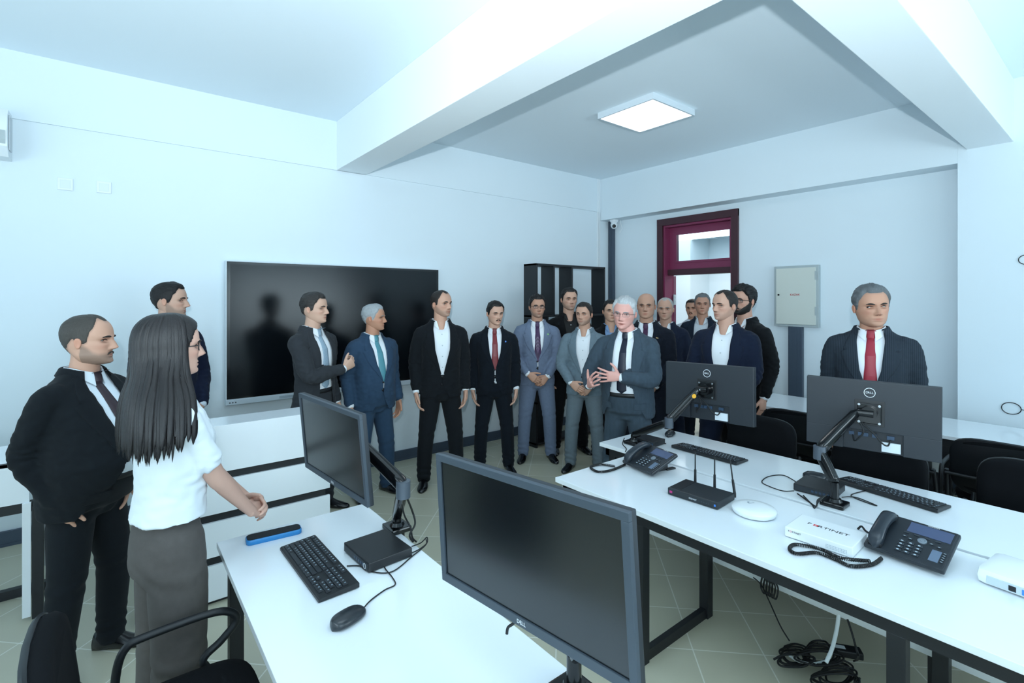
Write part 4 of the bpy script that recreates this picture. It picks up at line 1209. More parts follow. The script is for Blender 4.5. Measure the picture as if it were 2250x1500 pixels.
        for side in (1, -1):
            sm_ = MB(); ang = -side * R(fa); c = Pn(side * fw, -.006, 0); Ms = Matrix.Translation(c) @ Matrix.Rotation(ang, 4, 'Z')
            rings = []
            for (y, hw_, hh, x0) in ((-.046, .010, .030, 0), (-.043, .018, .046, 0), (-.02, .0215, .052, 0), (.005, .021, .052, 0), (.028, .0225, .043, .001), (.052, .0255, .031, .001), (.078, .0255, .0235, 0), (.098, .020, .019, -.001), (.110, .012, .015, -.002), (.115, .005, .010, -.002)):
                r = []
                for k in range(20):
                    t = 2 * PI * k / 20; cc, s_ = math.cos(t), math.sin(t)
                    zz_ = hh * (.5 + .5 * s_) if s_ > 0 else hh * .5 * (1 + max(-1, s_ * 1.8)) 
                    zz_ = hh * .42 + (hh * .58 * s_ if s_ > 0 else hh * .42 * max(-1, s_ * 1.6))
                    xx = hw_ * math.copysign(abs(cc) ** (.7 if s_ < 0 else 1.0), cc) * (1.0 if s_ < .2 else 1 - .25 * s_)
                    r.append(Ms @ Vector(((xx + side * -x0) * u, y * u, max(zz_, .0) * u + .001)))
                rings.append(r)
            sm_.loft(rings)
            mesh_obj('shoe', sm_.v, sm_.f, [SHOE if shoecol is None else mat('shoe_' + shoecol, shoecol, .4)], root)
    if watch:
        A = arms[watch]; fdv = (A['W'] - A['E']).normalized(); wm = MB(); rads = .0155 * u
        c = A['W'] - fdv * .012 * u; X = fdv.orthogonal().normalized(); Y = fdv.cross(X)
        wm.tube([c + X * math.cos(a) * rads * 1.1 + Y * math.sin(a) * rads for a in np.linspace(0, 2 * PI, 16, endpoint=False)], .0055, closed=True, sub=1)
        out = -A['N'].normalized(); wm.cyl(c + out * rads, c + out * (rads + .008), .017, n=20)
        mesh_obj('watch', wm.v, wm.f, [BLACKP], root)
    if lean:
        for o in [root] + [c for c in root.children_recursive]:
            me = o.data; n_ = len(me.vertices); V_ = np.empty(n_ * 3); me.vertices.foreach_get('co', V_); V_ = V_.reshape(-1, 3)
            h_ = np.clip((V_[:, 2] / u - .48) / .12, 0, 1); ang = R(lean) * h_
            yy, zz_ = V_[:, 1].copy(), V_[:, 2] - .5 * u
            V_[:, 1] = yy * np.cos(ang) + zz_ * np.sin(ang) ; V_[:, 2] = .5 * u + zz_ * np.cos(ang) - yy * np.sin(ang)
            me.vertices.foreach_set('co', V_.ravel()); me.update()
    root['_h'] = H
    return root, dict(u=u, Mh=Mh, HS=HS, arms=arms, unitV=unitV, base=base, yaw=yaw)
# ---------------------------------------------------------------- the nineteen people
GREYH, WHITEH, DARKH, BLACKH = '8e9499', 'c3c7ca', '2a2422', '171516'
person('heavyset man in black suit and dark tie, one hand in his trouser pocket', 192, 2.32, 690, 0, face=46, build=1.03, belly=1.65, jacket='14191e', shirt='dfe9f2', tie='2a1822', opening='wide',
       hyaw=-20, head=dict(hair='receding', haircol='4a4642', stubble=.62, fat=1.0, skin='c99c86', thick=.02, browcol='1c1816', seed=1, jaw=1.05), vox=.0075, feet=(14, .085), mustache='3c3733',
       rhand=dict(cuff=0, w=(.104, .018, .500), F=(-.30, .1, -1), N=(-1, .1, 0), curl=.3, hint=(.35, -1, 0)), lhand=dict(cuff=0, w=(.098, .030, .512), F=(-.35, .1, -1), N=(-1, .1, 0), curl=.3, hint=(.35, -1, 0)), hs=1.04)
wr, wi = person('young woman in white T-shirt and taupe trousers with long dark hair and glasses', 372, 1.82, 690, 0, face=104, pose='clasp', jacket='e8f0f6', jkind='tee', trousers='5d5957', woman=True, hyaw=0,
       head=dict(hair='none', haircol='211c1e', skin='cfa695', jaw=.9, nose=1.0), vox=.0062, glasses='black',
       rhand=dict(w=(.030, .170, .505), F=(-.55, .8, -.28), N=(-.6, -.5, -.5), curl=.6, hint=(.45, -.75, -.6)), lhand=dict(w=(.035, .185, .515), F=(-.7, .55, -.15), N=(-.2, -.8, -.3), curl=.75, hint=(.6, -.6, -.5)), feet=(8, .065), belt=False)
# her hair: a cap and many flowing locks
HS, Mh = wi['HS'], wi['Mh']
hb = MB(); rnd = random.Random(3)
UV_ = wi['unitV']; nu = 104; nvv = len(UV_) // nu
th_ = np.degrees(np.abs(np.arctan2(UV_[:, 0], UV_[:, 1])))
hl_ = np.interp(th_, [0, 12, 30, 50, 65, 80, 180], [.88, .87, .82, .72, .52, .15, -.1])
msk = np.clip((UV_[:, 2] - hl_) * 10, -1, 1); Dn = UV_ - np.array([0, -.03, .5]); Dn /= np.linalg.norm(Dn, axis=1)[:, None]
HV = UV_ + Dn * np.where(msk > 0, .055, -.03)[:, None]
ffs = [(i * nu + k, (i + 1) * nu + k, (i + 1) * nu + (k + 1) % nu, i * nu + (k + 1) % nu) for i in range(nvv - 1) for k in range(nu)]
hb.add(HV, [f for f in ffs if max(msk[j] for j in f) > -.2] + [tuple(range(nu))])
def lock(th, zend, wdt, out, sway):
    s_, c_ = math.sin(th), math.cos(th); a_ = abs((math.degrees(th) + 180) % 360 - 180)
    bx_, by_ = .365 * s_, (.40 if c_ > 0 else .49) * c_ - .02
    pts = [Vector((bx_ * .16, by_ * .16, 1.035)), Vector((bx_ * .62, by_ * .62, .985)), Vector((bx_ * .93, by_ * .93, .84)), Vector((bx_ * 1.07, by_ * 1.05, .62)), Vector((bx_ * 1.12, by_ * 1.06, .36))]
    side = 1 if s_ > 0 else -1
    A_g = [62, 80, 105, 130, 155, 180]
    XT = ([.52, .52, .50, .42, .22, 0], [.60, .84, .78, .60, .32, 0], [.62, 1.02, .93, .72, .36, 0], [.60, 1.04, .94, .72, .36, 0])
    YT = ([.28, .02, -.20, -.38, -.50, -.52], [.34, .0, -.28, -.48, -.58, -.60], [.38, -.04, -.34, -.53, -.62, -.64], [.38, -.06, -.36, -.54, -.63, -.65])
    for k_, z_ in enumerate((.05, -.30, -.72, zend)):
        pts.append(Vector((side * (float(np.interp(a_, A_g, XT[k_])) + .03 * out) + sway * k_ * .4, float(np.interp(a_, A_g, YT[k_])) - .03 * out, z_)))
    P = smooth_path([p * HS for p in pts], 4); m = len(P); n = 7; vs = []
    for i, p in enumerate(P):
        q = i / (m - 1); w_ = wdt * HS * float(np.interp(q, [0, .1, .4, .8, .93, 1], [.35, 1, 1.1, .95, .6, .05]))
        t = (P[min(i + 1, m - 1)] - P[max(i - 1, 0)]).normalized(); rad = Vector((p.x, p.y + .02 * HS, 0)); 
        rad = rad.normalized() if rad.length > 1e-4 else Vector((0, -1, 0)); tan = t.cross(rad).normalized(); nn = tan.cross(t)
        for j in range(n):
            a = 2 * PI * j / n; vs.append(p + tan * (w_ * math.cos(a)) + nn * (w_ * .42 * math.sin(a)))
    fs = [(i * n + j, i * n + (j + 1) % n, (i + 1) * n + (j + 1) % n, (i + 1) * n + j) for i in range(m - 1) for j in range(n)] + [tuple(range((m - 1) * n, m * n))]
    hb.add(vs, fs)
for i in range(190):
    th = R(rnd.uniform(70, 290)); a_ = math.degrees(th); front = min(abs(a_ - 70), abs(a_ - 290))
    zend = -1.10 + rnd.uniform(-.10, .12) + (.28 if front < 22 else (.1 if front < 45 else 0)) * rnd.uniform(.4, 1)
    lock(th, zend, rnd.uniform(.032, .058), rnd.uniform(0, 1), rnd.uniform(-.03, .03))
hv = np.array([tuple(v) for v in hb.v]); hv[:len(UV_)] *= HS
hv = hv @ np.array(Mh.to_3x3()).T + np.array(Mh.translation)
mesh_obj('hair', hv, hb.f, [mat('hair_long_dark', '1d191b', .42, bump=.6, bscale=220, var=.5, vscale=90, stretch=(3, 3, .25), spec=.45)], wr)

person('man in navy jacket standing behind the long-haired woman', 372, 3.55, 620, 0, face=40, pose='clasp', jacket='161d33', hyaw=-30, head=dict(haircol=BLACKH, stubble=.5, skin='c79f8b', seed=3), watch=1, opening='closed', shirt='d5dee8', feet=(10, .07))
person('man in charcoal suit and pale blue tie holding his hand to his chest', 690, 3.98, 643, 0, face=48, jacket='33363b', hyaw=-14, tie='8fa6b8', tiek=(420, 'd5dde4', .5), opening='open', head=dict(haircol='35312f', thick=.05, volume=1.3, skin='cda590', seed=4),
       rhand=dict(w=(-.020, .150, .660), F=(-.8, .25, .45), N=(-.1, -1, 0), curl=.85, hint=(1, -.45, -.7)))
person('white-haired elderly man in blue suit and teal tie before the wall display', 820, 4.36, 668, 0, face=30, jacket='31475f', hyaw=-42, tie='4f8c99', head=dict(haircol='b3b8bc', browcol='8b8d8f', skin='bd8a70', stubble=.1, seed=5, bags=1.2), belly=.5, build=1.06)
m6, i6 = person('man in black suit and open white shirt holding a phone', 968, 4.62, 637, 0, face=8, jacket='14181d', hyaw=-38, opening='low', head=dict(haircol='2e2724', hair='receding', thick=.02, skin='c99c86', stubble=.4, seed=6), watch=-1)
person('man with thick mustache in dark suit and brick red tie', 1086, 4.98, 661, 0, face=4, jacket='121922', hyaw=-20, hpitch=6, tie='7d2f35', mustache='1c1715', head=dict(haircol='1d1a1a', skin='cfa48f', seed=7, hair='short', thick=.05), opening='closed', pin=('3c78c8', 0))
person('man in grey-blue suit with dotted purple tie and black spectacles', 1180, 5.34, 648, 0, face=4, pose='clasp', jacket='74829a', hyaw=-8, tie='31183f', tiek=(260, 'b98fc4', .8), glasses='black', head=dict(haircol='171415', thick=.06, volume=1.5, rough=2.2, skin='bf917a', stubble=.45, seed=8), watch=-1, pin=('8ccf7c', 0))
person('tall young man dressed all in black before the open shelf', 1250, 5.62, 632, 0, face=14, jacket='0e1014', shirt='0c0e11', hyaw=-4, head=dict(haircol=BLACKH, thick=.055, skin='c99f8a', stubble=.4, seed=9), opening='closed')
person('man in light grey suit and open white shirt with folded hands', 1284, 5.0, 664, 0, face=-8, pose='clasp', jacket='71838f', trousers='6f7d86', hyaw=14, htilt=0, head=dict(haircol='26211f', skin='c99d87', stubble=.45, gaze=1.0, seed=10), opening='low', pocketsq='28313c')
m11, i11 = person('white-haired speaker in grey checked suit and navy tie gesturing with both hands', 1380, 3.98, 650, 0, face=-16, jacket='43525f', jkind='check', hyaw=-2, hpitch=4, htilt=-5, hdx=.014, lean=3, tie='10182c', opening='wide', shirt='e6ecf2', glasses='rimless',
       head=dict(haircol='c9cdd0', browcol='8d8f92', skin='d8a196', mouth_open=1.0, thick=.05, seed=11, bags=1), hs=1.06, belly=.5, build=1.08,
       lhand=dict(w=(.012, .150, .655), F=(-1, .30, .08), N=(0, -1, 0), curl=.16, spread=.17, thumb=(.75, .1), hint=(1, -.5, -.5)),
       rhand=dict(w=(.125, .165, .612), F=(-.35, .55, .35), N=(-.85, -.1, .45), curl=.32, spread=.14, thumb=(.8, .1), hint=(.8, -1, -.6)))
person('dark-haired man with pale blue shirt mostly hidden behind the speaker', 1342, 5.30, 658, 0, face=10, jacket='0e1116', shirt='7fa3cf', head=dict(haircol=BLACKH, seed=12), opening='low')
person('bald man in dark suit with purple tie and gold lapel pin', 1420, 4.72, 643, 0, face=-6, pose='clasp', jacket='131925', tie='3d1d3c', tiek=(300, 'a4608f', .6), hyaw=0, head=dict(hair='bald', haircol='3b3735', thick=.015, skin='b98e78', fat=.5, seed=13, bags=1), build=1.1, pin=('c9a56a', 1))
person('elderly man with thin white hair in navy suit beside the bald man', 1462, 5.25, 653, 0, face=-14, pose='down', jacket='1a2336', hyaw=-6, head=dict(hair='receding', haircol='b9b9b6', thick=.02, browcol='8a8581', skin='c29883', seed=14, bags=1.2), build=1.05)
person('mustached man in white shirt standing in the doorway', 1522, 6.45, 657, 0, face=-12, jacket='c6ced8', jkind='shirt', shirt_only=True, hyaw=4, mustache='221c19', head=dict(haircol='1f1c1b', skin='bd8f77', seed=15), trousers='20252d')
person('grey-haired man in dark jacket with striped pale shirt near the door', 1543, 5.72, 644, 0, face=-10, jacket='1a2534', shirt='c3ccd4', hyaw=-10, head=dict(haircol='6e7275', browcol='3a3634', skin='b98a74', seed=16), opening='open')
person('man in navy blazer and open white shirt standing behind the farther rear-facing monitor', 1594, 4.05, 637, 0, face=-16, pose='clasp', jacket='161f33', hyaw=28, head=dict(hair='receding', haircol='2a2321', thick=.03, skin='c79c88', stubble=.2, seed=17), opening='low', build=1.08)
person('bearded man with curly black hair in black suit by the electrical cabinet', 1634, 4.38, 628, 0, face=-40, jacket='0e1115', hyaw=-2, beard='1d1a19', mustache='1d1a19', glasses='black', head=dict(haircol='131214', thick=.075, volume=1.6, rough=2.6, stubble=.85, stubcol='2a2422', skin='c29682', seed=18), opening='closed')
person('grey-haired man in pinstriped suit and red tie standing alone near the pillar', 1914, 3.25, 626, 0, face=-2, pose='down', jacket='262e37', jkind='pin', tie='9c2a3a', hyaw=-22, htilt=3, hs=1.10, head=dict(haircol='6b7074', browcol='2c2725', thick=.055, volume=1.3, skin='c09078', gaze=1.0, fat=.3, seed=19, brow=.6, stubble=.15), opening='closed', build=1.06, vox=.008)
# the phone in the hand of the man in black
A6 = i6['arms'][1]; Mw = Matrix.Translation(i6['base']) @ Matrix.Rotation(i6['yaw'], 4, 'Z')
pc = Mw @ (A6['W'] + A6['F'].normalized() * .085 + A6['N'].normalized() * .024)
t = MB().obox(pc, (Mw.to_3x3() @ Vector((0, 1, 0))).normalized(), (Mw.to_3x3() @ Vector((-1, 0, 0))).normalized(), Vector((0, 0, 1)), .034, .004, .068, bev=.003).build('smartphone', STEEL)
tag(t, 'silver smartphone held low in the hand of the man with the open white shirt', 'phone')
# ---------------------------------------------------------------- desk equipment
def logo_dell(M, r, parent, ring=True):
    """round badge with the maker's letters, drawn in the plane of M (X right, Z up, facing -Y)"""
    Mt = M @ Matrix.Rotation(R(90), 4, 'X')
    if ring:
        m = MB(); n = 40; rows = []
        for (rr, y) in ((r * .90, -.0004), (r * .90, -.0010), (r, -.0010), (r, -.0004)):
            rows.append([M @ Vector((rr * math.cos(2 * PI * k / n), y, rr * math.sin(2 * PI * k / n))) for k in range(n)])
        m.loft(rows, cap=False); m.build('logo', LOGOW, parent)
    text('logo', 'D', r * .62, Mt @ Matrix.Translation((-r * .46, 0, .0005)), LOGOW, parent, depth=.0002)
    text('logo', 'E', r * .56, Mt @ Matrix.Translation((-r * .11, r * .02, .0005)) @ Matrix.Rotation(R(28), 4, 'Z'), LOGOW, parent, depth=.0002)
    text('logo', 'LL', r * .62, Mt @ Matrix.Translation((r * .36, 0, .0005)), LOGOW, parent, depth=.0002)

def monitor(label, TL, TR, BL, front=True, logo=True, group='desk monitors on arms'):
    """TL, TR, BL: 3d corners as seen from the camera"""
    X = (TR - TL); W = X.length; X.normalize(); Zv = (TL - BL); Hh = Zv.length; Zv.normalize()
    c = TL + X * W / 2 - Zv * Hh / 2
    M = frame(c, X, Zv)          # local -Y faces the camera side
    t = empty('monitor', BL + X * W / 2); tag(t, label, 'monitor', group)
    if front:
        m = MB(); m.box((-W / 2, 0, -Hh / 2), (W / 2, .020, Hh / 2), bev=.004, M=M); m.box((-W / 2 + .05, .018, -Hh / 2 + .05), (W / 2 - .05, .042, Hh / 2 - .05), bev=.01, M=M)
        m.build('housing', GREYB, t, 40)
        b = .019; m = MB()
        for p, q in (((-W / 2, -.008, Hh / 2 - b), (W / 2, .004, Hh / 2)), ((-W / 2, -.008, -Hh / 2), (W / 2, .004, -Hh / 2 + b * 1.2)), ((-W / 2, -.008, -Hh / 2 + b * 1.2), (-W / 2 + b, .004, Hh / 2 - b)), ((W / 2 - b, -.008, -Hh / 2 + b * 1.2), (W / 2, .004, Hh / 2 - b))):
            m.box(p, q, bev=.0015, M=M)
        bz = m.build('bezel', GREYP, t)
        m = MB(); m.box((-W / 2 + b, -.0035, -Hh / 2 + b * 1.2), (W / 2 - b, .004, Hh / 2 - b), M=M); m.build('screen', SCREEN, t)
        Mt = M @ Matrix.Translation((0, -.0085, -Hh / 2 + b * .6)) @ Matrix.Rotation(R(90), 4, 'X')
        text('logo', 'DELL', .013, Mt, LOGOW, bz, depth=.0002)
        m = MB(); m.box((-.03, .03, -.03), (.03, .055, .03), M=M); m.build('mount_plate', BLACKP, t)
    else:
        m = MB(); m.box((-W / 2, .006, -Hh / 2), (W / 2, .024, Hh / 2), bev=.003, M=M)
        # back cover with a recess for the sockets (left as an open bay)
        x0, x1 = -W * .20, W * .24; zt = -Hh * .21
        m.box((-W / 2 + .001, -.012, zt), (W / 2 - .001, .008, Hh / 2 - .001), bev=.004, M=M); m.box((-W / 2 + .001, -.012, -Hh / 2 + .001), (x0, .008, zt + .004), bev=.004, M=M); m.box((x1, -.012, -Hh / 2 + .001), (W / 2 - .001, .008, zt + .004), bev=.004, M=M)
        m.build('housing', GREYB, t)
        m = MB(); m.box((-W / 2 + .008, .0235, -Hh / 2 + .012), (W / 2 - .008, .0255, Hh / 2 - .008), M=M); m.build('screen', SCREENG, t)
        m = MB(); m.box((-.062, -.0145, -.045), (.062, -.011, .080), bev=.002, M=M); pl = m.build('mount_plate', BLACKP, t)
        m = MB(); m.box((-.05, -.026, -.035), (.05, -.0145, .065), bev=.004, M=M); m.build('bracket', BLACKG, pl)
        m = MB()
        for x in (-.042, .042):
            for z in (-.028, .058): m.cyl(M @ Vector((x, -.026, z)), M @ Vector((x, -.031, z)), .006, n=10)
        m.build('screws', STEEL, pl)
        m = MB()
        for k, (x, wd) in enumerate(((-.075, .022), (-.04, .016), (-.015, .02), (.02, .018), (.085, .03))):
            m.box((x - wd / 2, -.006, zt - .03), (x + wd / 2, .006, zt - .012), bev=.001, M=M)
        so_ = m.build('sockets', mat('socket_blue_grey', '2a4058', .4), t); so_['kind'] = 'stuff'
        m = MB(); m.box((W * .09, -.0135, -Hh / 2 + .012), (W * .225, -.0, -Hh / 2 + .058), M=M); m.build('rating_label', mat('paper_label', 'd9e2e8', .6), t)
        if logo: logo_dell(M @ Matrix.Translation((.0, -.0121, Hh * .335)), .024, t)
        m = MB()
        for (a, b_, s) in ((-.07, -.02, 1), (.085, .02, -1)):
            p = [M @ Vector((a, -.004, zt - .03)), M @ Vector((a + .01 * s, -.03, zt - .055)), M @ Vector(((a + b_) / 2, -.05, zt - .05 + .01)), M @ Vector((b_, -.05, zt - .0)), M @ Vector((b_ * .2 - .03, -.045, zt + .04))]
            m.tube(p, .0035, sub=6)
        m.build('cable', RUBBER, t, 60)
    return t, M, W, Hh

def arm(label, base, top, elbow, headp, joint_r=.022, sticker=None, lower_r=.021):
    t = empty('monitor_stand', base); tag(t, label, 'monitor arm', 'gas spring monitor arms')
    up = Vector((0, 0, 1))
    m = MB(); m.box((base.x - .045, base.y - .05, base.z), (base.x + .045, base.y + .05, base.z + .022), bev=.006); m.box((base.x - .022, base.y - .03, base.z - .045), (base.x + .022, base.y + .03, base.z), bev=.004); m.build('base_clamp', BLACKG, t)
    m = MB(); m.cyl(base + up * .02, base + up * .035, .033, n=28, r2=.026); m.cyl(base + up * .03, top, .0185, n=24); m.build('post', BLACKG, t, 40)
    def link(a, b, w0, w1, d0, d1, nm):
        X = (b - a); L = X.length; X.normalize(); Y = up.cross(X).normalized(); Z = X.cross(Y)
        rings = []
        for q in np.linspace(-.04, 1.04, 14):
            wz = np.interp(q, [-.04, .03, .5, .97, 1.04], [w0 * .5, w0, (w0 + w1) / 2 * 1.08, w1, w1 * .5]); wy = np.interp(q, [-.04, .03, .97, 1.04], [d0 * .5, d0, d1, d1 * .5])
            rings.append([a + X * (q * L) + Y * (wy * math.copysign(abs(math.cos(2 * PI * k / 20)) ** .6, math.cos(2 * PI * k / 20))) + Z * (wz * math.copysign(abs(math.sin(2 * PI * k / 20)) ** .6, math.sin(2 * PI * k / 20))) for k in range(20)])
        m = MB(); m.loft(rings); o = m.build(nm, BLACKG, t, 50)
        return o, X, Y, Z
    link(top, elbow, .022, .024, .019, .021, 'lower_arm')
    o, X, Y, Z = link(elbow + up * .01, headp, .026, .019, .022, .018, 'upper_arm')
    # bolts at the two joints
    toc = (Vector((0, 0, EYE)) - elbow).normalized(); s = 1 if Y.dot(toc) > 0 else -1
    m = MB()
    for q, r in ((elbow + up * .012, .0075), (elbow - up * .010, .006), (headp, .0065)):
        m.cyl(q + Y * s * .016, q + Y * s * .026, r, n=14)
    m.build('bolts', STEEL, o)
    if sticker:
        q = elbow.lerp(headp, .80) + Y * s * .0175; m = MB(); m.cyl(q, q + Y * s * .004, .0135, n=24); so = m.build('sticker', mat('sticker_yellow', 'e8a92a', .4), o)
    m = MB(); m.cyl(elbow - up * .035, elbow + up * .028, .027, n=24); m.build('elbow_joint', mat('joint_grey', '4a525c', .3), t, 40)
    return t

# monitor seen from behind, farther
A_ = lambda px, py, d: ad(px, py, d)
def disc_base(st, b):
    m = MB(); m.lathe([(.052, 0), (.055, .003), (.055, .008), (.050, .011), (.03, .012)], b, n=48); m.build('round_base', BLACKG, st, 40)
    m = MB(); q = b + Vector((-.035, -.012, .012)); m.cyl(q, q + Vector((0, 0, .0012)), .012, n=24); m.build('sticker', mat('sticker_yellow', 'e8a92a', .4), st)
TL, TR, BL = A_(1467.5, 793, 3.36), A_(1662, 807.5, 2.95), A_(1461.5, 908, 3.36)
t1, M1, W1, H1 = monitor('dark grey monitor seen from behind, before the man in navy blazer', TL, TR, BL, front=False)
TL, TR, BL = A_(1774.8, 824, 2.70), A_(2073, 851, 2.34), A_(1770.5, 968, 2.70)
t2, M2, W2, H2 = monitor('dark grey monitor seen from behind, before the man in pinstriped suit', TL, TR, BL, front=False)
TL, TR, BL = A_(957, 993, 1.403), A_(1375, 1121, .955), A_(982, 1273, 1.385)
t3, M3, W3, H3 = monitor('large black-screened monitor with grey rim at the near end of the desk', TL, TR, BL)
TL, TR, BL = A_(653, 862, 2.33), A_(784, 910, 1.86), A_(681, 1027, 2.29)
t4, M4, W4, H4 = monitor('monitor with grey reflecting screen turned to the woman, above the mini computer', TL, TR, BL)

hp = M1 @ Vector((-.035, -.055, .02)); arm('black monitor arm with round yellow sticker behind the desk phone', az(1392, 975, ZT), az(1392, 975, ZT) + Vector((0, 0, .06)), ad(1470, 927, 3.12), hp, sticker=True)
hp = M2 @ Vector((-.05, -.055, .02)); b2 = az(1834, 1110, ZT); b2.x = max(b2.x, 2.64); arm('bent black monitor arm rising between the router and the mini computer', b2, b2 + Vector((0, 0, .11)), ad(1801, 992, 2.42), hp)
hp = M4 @ Vector((.02, .075, .03)); b4 = az(872, 1163, ZT); arm('glossy black monitor arm at the desk edge beside the mini computer', b4, b4 + Vector((0, 0, .06)), ad(886, 1072, 1.90), hp)
b3 = az(1282, 1512, ZT); b3.x = .885; hp = M3 @ Vector((.06, .075, -.03)); s3 = arm('black monitor arm under the large near monitor, mostly hidden', b3, b3 + Vector((0, 0, .10)), ad(1335, 1330, .99) + Vector((.05, 0, -.03)), hp)
disc_base(s3, b3)
m = MB(); m.tube([M3 @ Vector((-.03, .02, -H3 / 2 + .02)), M3 @ Vector((-.045, .012, -H3 / 2 - .015)), M3 @ Vector((-.06, .004, -H3 / 2 - .03)), M3 @ Vector((-.062, .0, -H3 / 2 - .045))], .0035); m.build('cable', RUBBER, t3, 60)
# head joints: short swivels between the arm heads and the plates
for tt, M_, sgn in ((t1, M1, -1), (t2, M2, -1), (t3, M3, 1), (t4, M4, 1)):
    m = MB(); m.cyl(M_ @ Vector((0, sgn * .030, .02)), M_ @ Vector((0, sgn * .058, .02)), .034, n=30); m.cyl(M_ @ Vector((-.045, sgn * .056, .02)), M_ @ Vector((.02, sgn * .056, .02)), .017, n=20); m.build('swivel', BLACKG, tt, 40)

# keyboards --------------------------------------------------------------
def keyboard(label, c, ang, L=.44, Wd=.135):
    t = empty('keyboard', c, ang); tag(t, label, 'keyboard', 'black keyboards on the desks')
    t.rotation_euler = (0, 0, ang)
    m = MB(); prof = [(-Wd / 2, 0.002), (-Wd / 2, .010), (-Wd / 2 + .006, .013), (Wd / 2 - .006, .021), (Wd / 2, .018), (Wd / 2, .004)]
    m.loft([[Vector((x, y, z)) for y, z in prof] for x in (-L / 2, L / 2)]); b = m.build('case', BLACKP); b.parent = t
    rows = [(.050, 0, [1] + [.4] + [1] * 4 + [.3] + [1] * 4 + [.3] + [1] * 4), (.026, 0, [1] * 13 + [2]), (.0075, 0, [1.5] + [1] * 12 + [1.5]), (-.011, 0, [1.75] + [1] * 11 + [2.25]), (-.0295, 0, [2.25] + [1] * 10 + [2.75]), (-.048, 0, [1.25, 1.25, 1.25, 6, 1.25, 1.25, 1.25, 1.5])]
    keys = MB(); leg = MB(); u_ = .0186
    def key(x0, y0, w_, leg_col=True):
        z = .0135 + (y0 + Wd / 2) / Wd * .0085
        keys.box((x0 + .0012, y0 - .0078, z - .003), (x0 + w_ - .0012, y0 + .0078, z + .003), bev=.0012)
        if leg_col and w_ < .03: leg.box((x0 + .004, y0 + .000, z + .003), (x0 + .0085, y0 + .005, z + .0033))
    for y, _, ws in rows:
        x = -L / 2 + .012
        for k, w_ in enumerate(ws):
            if not (y == .050 and w_ < .9): key(x, y, w_ * u_ * .985)
            x += w_ * u_ * .985
    for bx_, rws in ((.292, ((.050, 3), (.026, 3), (.0075, 3), (-.0295, 1), (-.048, 3))), (.352, ((.026, 4), (.0075, 4), (-.011, 3), (-.0295, 4), (-.048, 3)))):
        for y, nk in rws:
            for k in range(nk): key(-L / 2 + bx_ + (k if nk > 1 else 1) * u_, y, u_)
    ko = keys.build('keys', mat('key_black', '20252b', .5)); ko.parent = t; tag(ko, kind='stuff')
    lo_ = leg.build('key_legends', mat('legend_grey', '8fa0ad', .6)); lo_.parent = ko; tag(lo_, kind='stuff')
    return t
def from4(p, Z=ZT + .012):
    q = [az(a, b, Z) for a, b in p]; c = sum(q, Vector()) / 4; e = ((q[3] - q[0]) + (q[2] - q[1])) / 2
    return c, math.atan2(e.y, e.x), q
c, a, q = from4([(617, 1203), (687, 1173), (789, 1284), (706.6, 1326)])
k1 = keyboard('black keyboard with white letters beside the mouse and the mini computer', Vector((c.x, c.y, ZT)), a)
k2 = keyboard('black keyboard behind the router antennas', az(1556, 998, ZT), from4([(1475, 981), (1489, 979), (1641, 1015), (1620, 1025)])[1] + PI)
k3 = keyboard('black keyboard between the mini computer and the nearer desk phone', az(1955, 1086, ZT), from4([(1841, 1052), (1850, 1048), (2073, 1106), (2054, 1124)])[1] + PI)

# mice ---------------------------------------------------------------------
def mouse(label, c, ang, cable=None):
    t = empty('computer_mouse', c); tag(t, label, 'computer mouse', 'black computer mice')
    M = Matrix.Translation(c) @ Matrix.Rotation(ang, 4, 'Z'); rings = []
    for q in -np.cos(np.linspace(0.02, PI - .02, 21)):
        e = max(0, 1 - abs(q) ** 3.6) ** .5; w_ = .0325 * e * (1 - .08 * q); h_ = .014 + .023 * max(0.0, (1 - abs((q + .12) / 1.12) ** 2.6)) ** .7
        rings.append([M @ Vector((q * .057, max(w_, .002) * math.cos(2 * PI * k / 20), max(0, .012 + (h_ - .012) * math.sin(2 * PI * k / 20)) if math.sin(2 * PI * k / 20) > 0 else .012 * (1 + math.sin(2 * PI * k / 20)))) for k in range(20)])
    m = MB(); m.loft(rings); m.build('shell', mat('mouse_black', '1d2329', .28), t, 60)
    m = MB(); m.cyl(M @ Vector((.030, -.0035, .024)), M @ Vector((.030, .0035, .024)), .010, n=16); m.build('scroll_wheel', BLACKM, t)
    if cable: m = MB(); m.tube(cable, .0022, sub=10); m.build('cable', RUBBER, t, 60)
    return t
Zc = ZT + .004
mc = az(766, 1354, ZT + .015); mc.z = ZT
mouse('black wired mouse on the nearest white desk', mc, math.atan2(*(az(805, 1330, ZT) - az(728, 1376, ZT)).yx), [mc + Vector((0, 0, .012)) + (az(800, 1332, ZT) - az(766, 1354, ZT)), az(815, 1318, Zc), az(845, 1296, Zc), az(868, 1284, Zc), az(862, 1268, Zc), az(846, 1248, Zc), az(846, 1236, Zc), az(862, 1216, Zc), az(904, 1214, Zc), az(935, 1196, Zc), az(936, 1184, Zc)])
mouse('black mouse at the far end of the desk beside the monitor arm', az(1472, 957, ZT), R(200))
mouse('black mouse behind the mini computer, mostly hidden', az(1790, 1051, ZT), R(100))

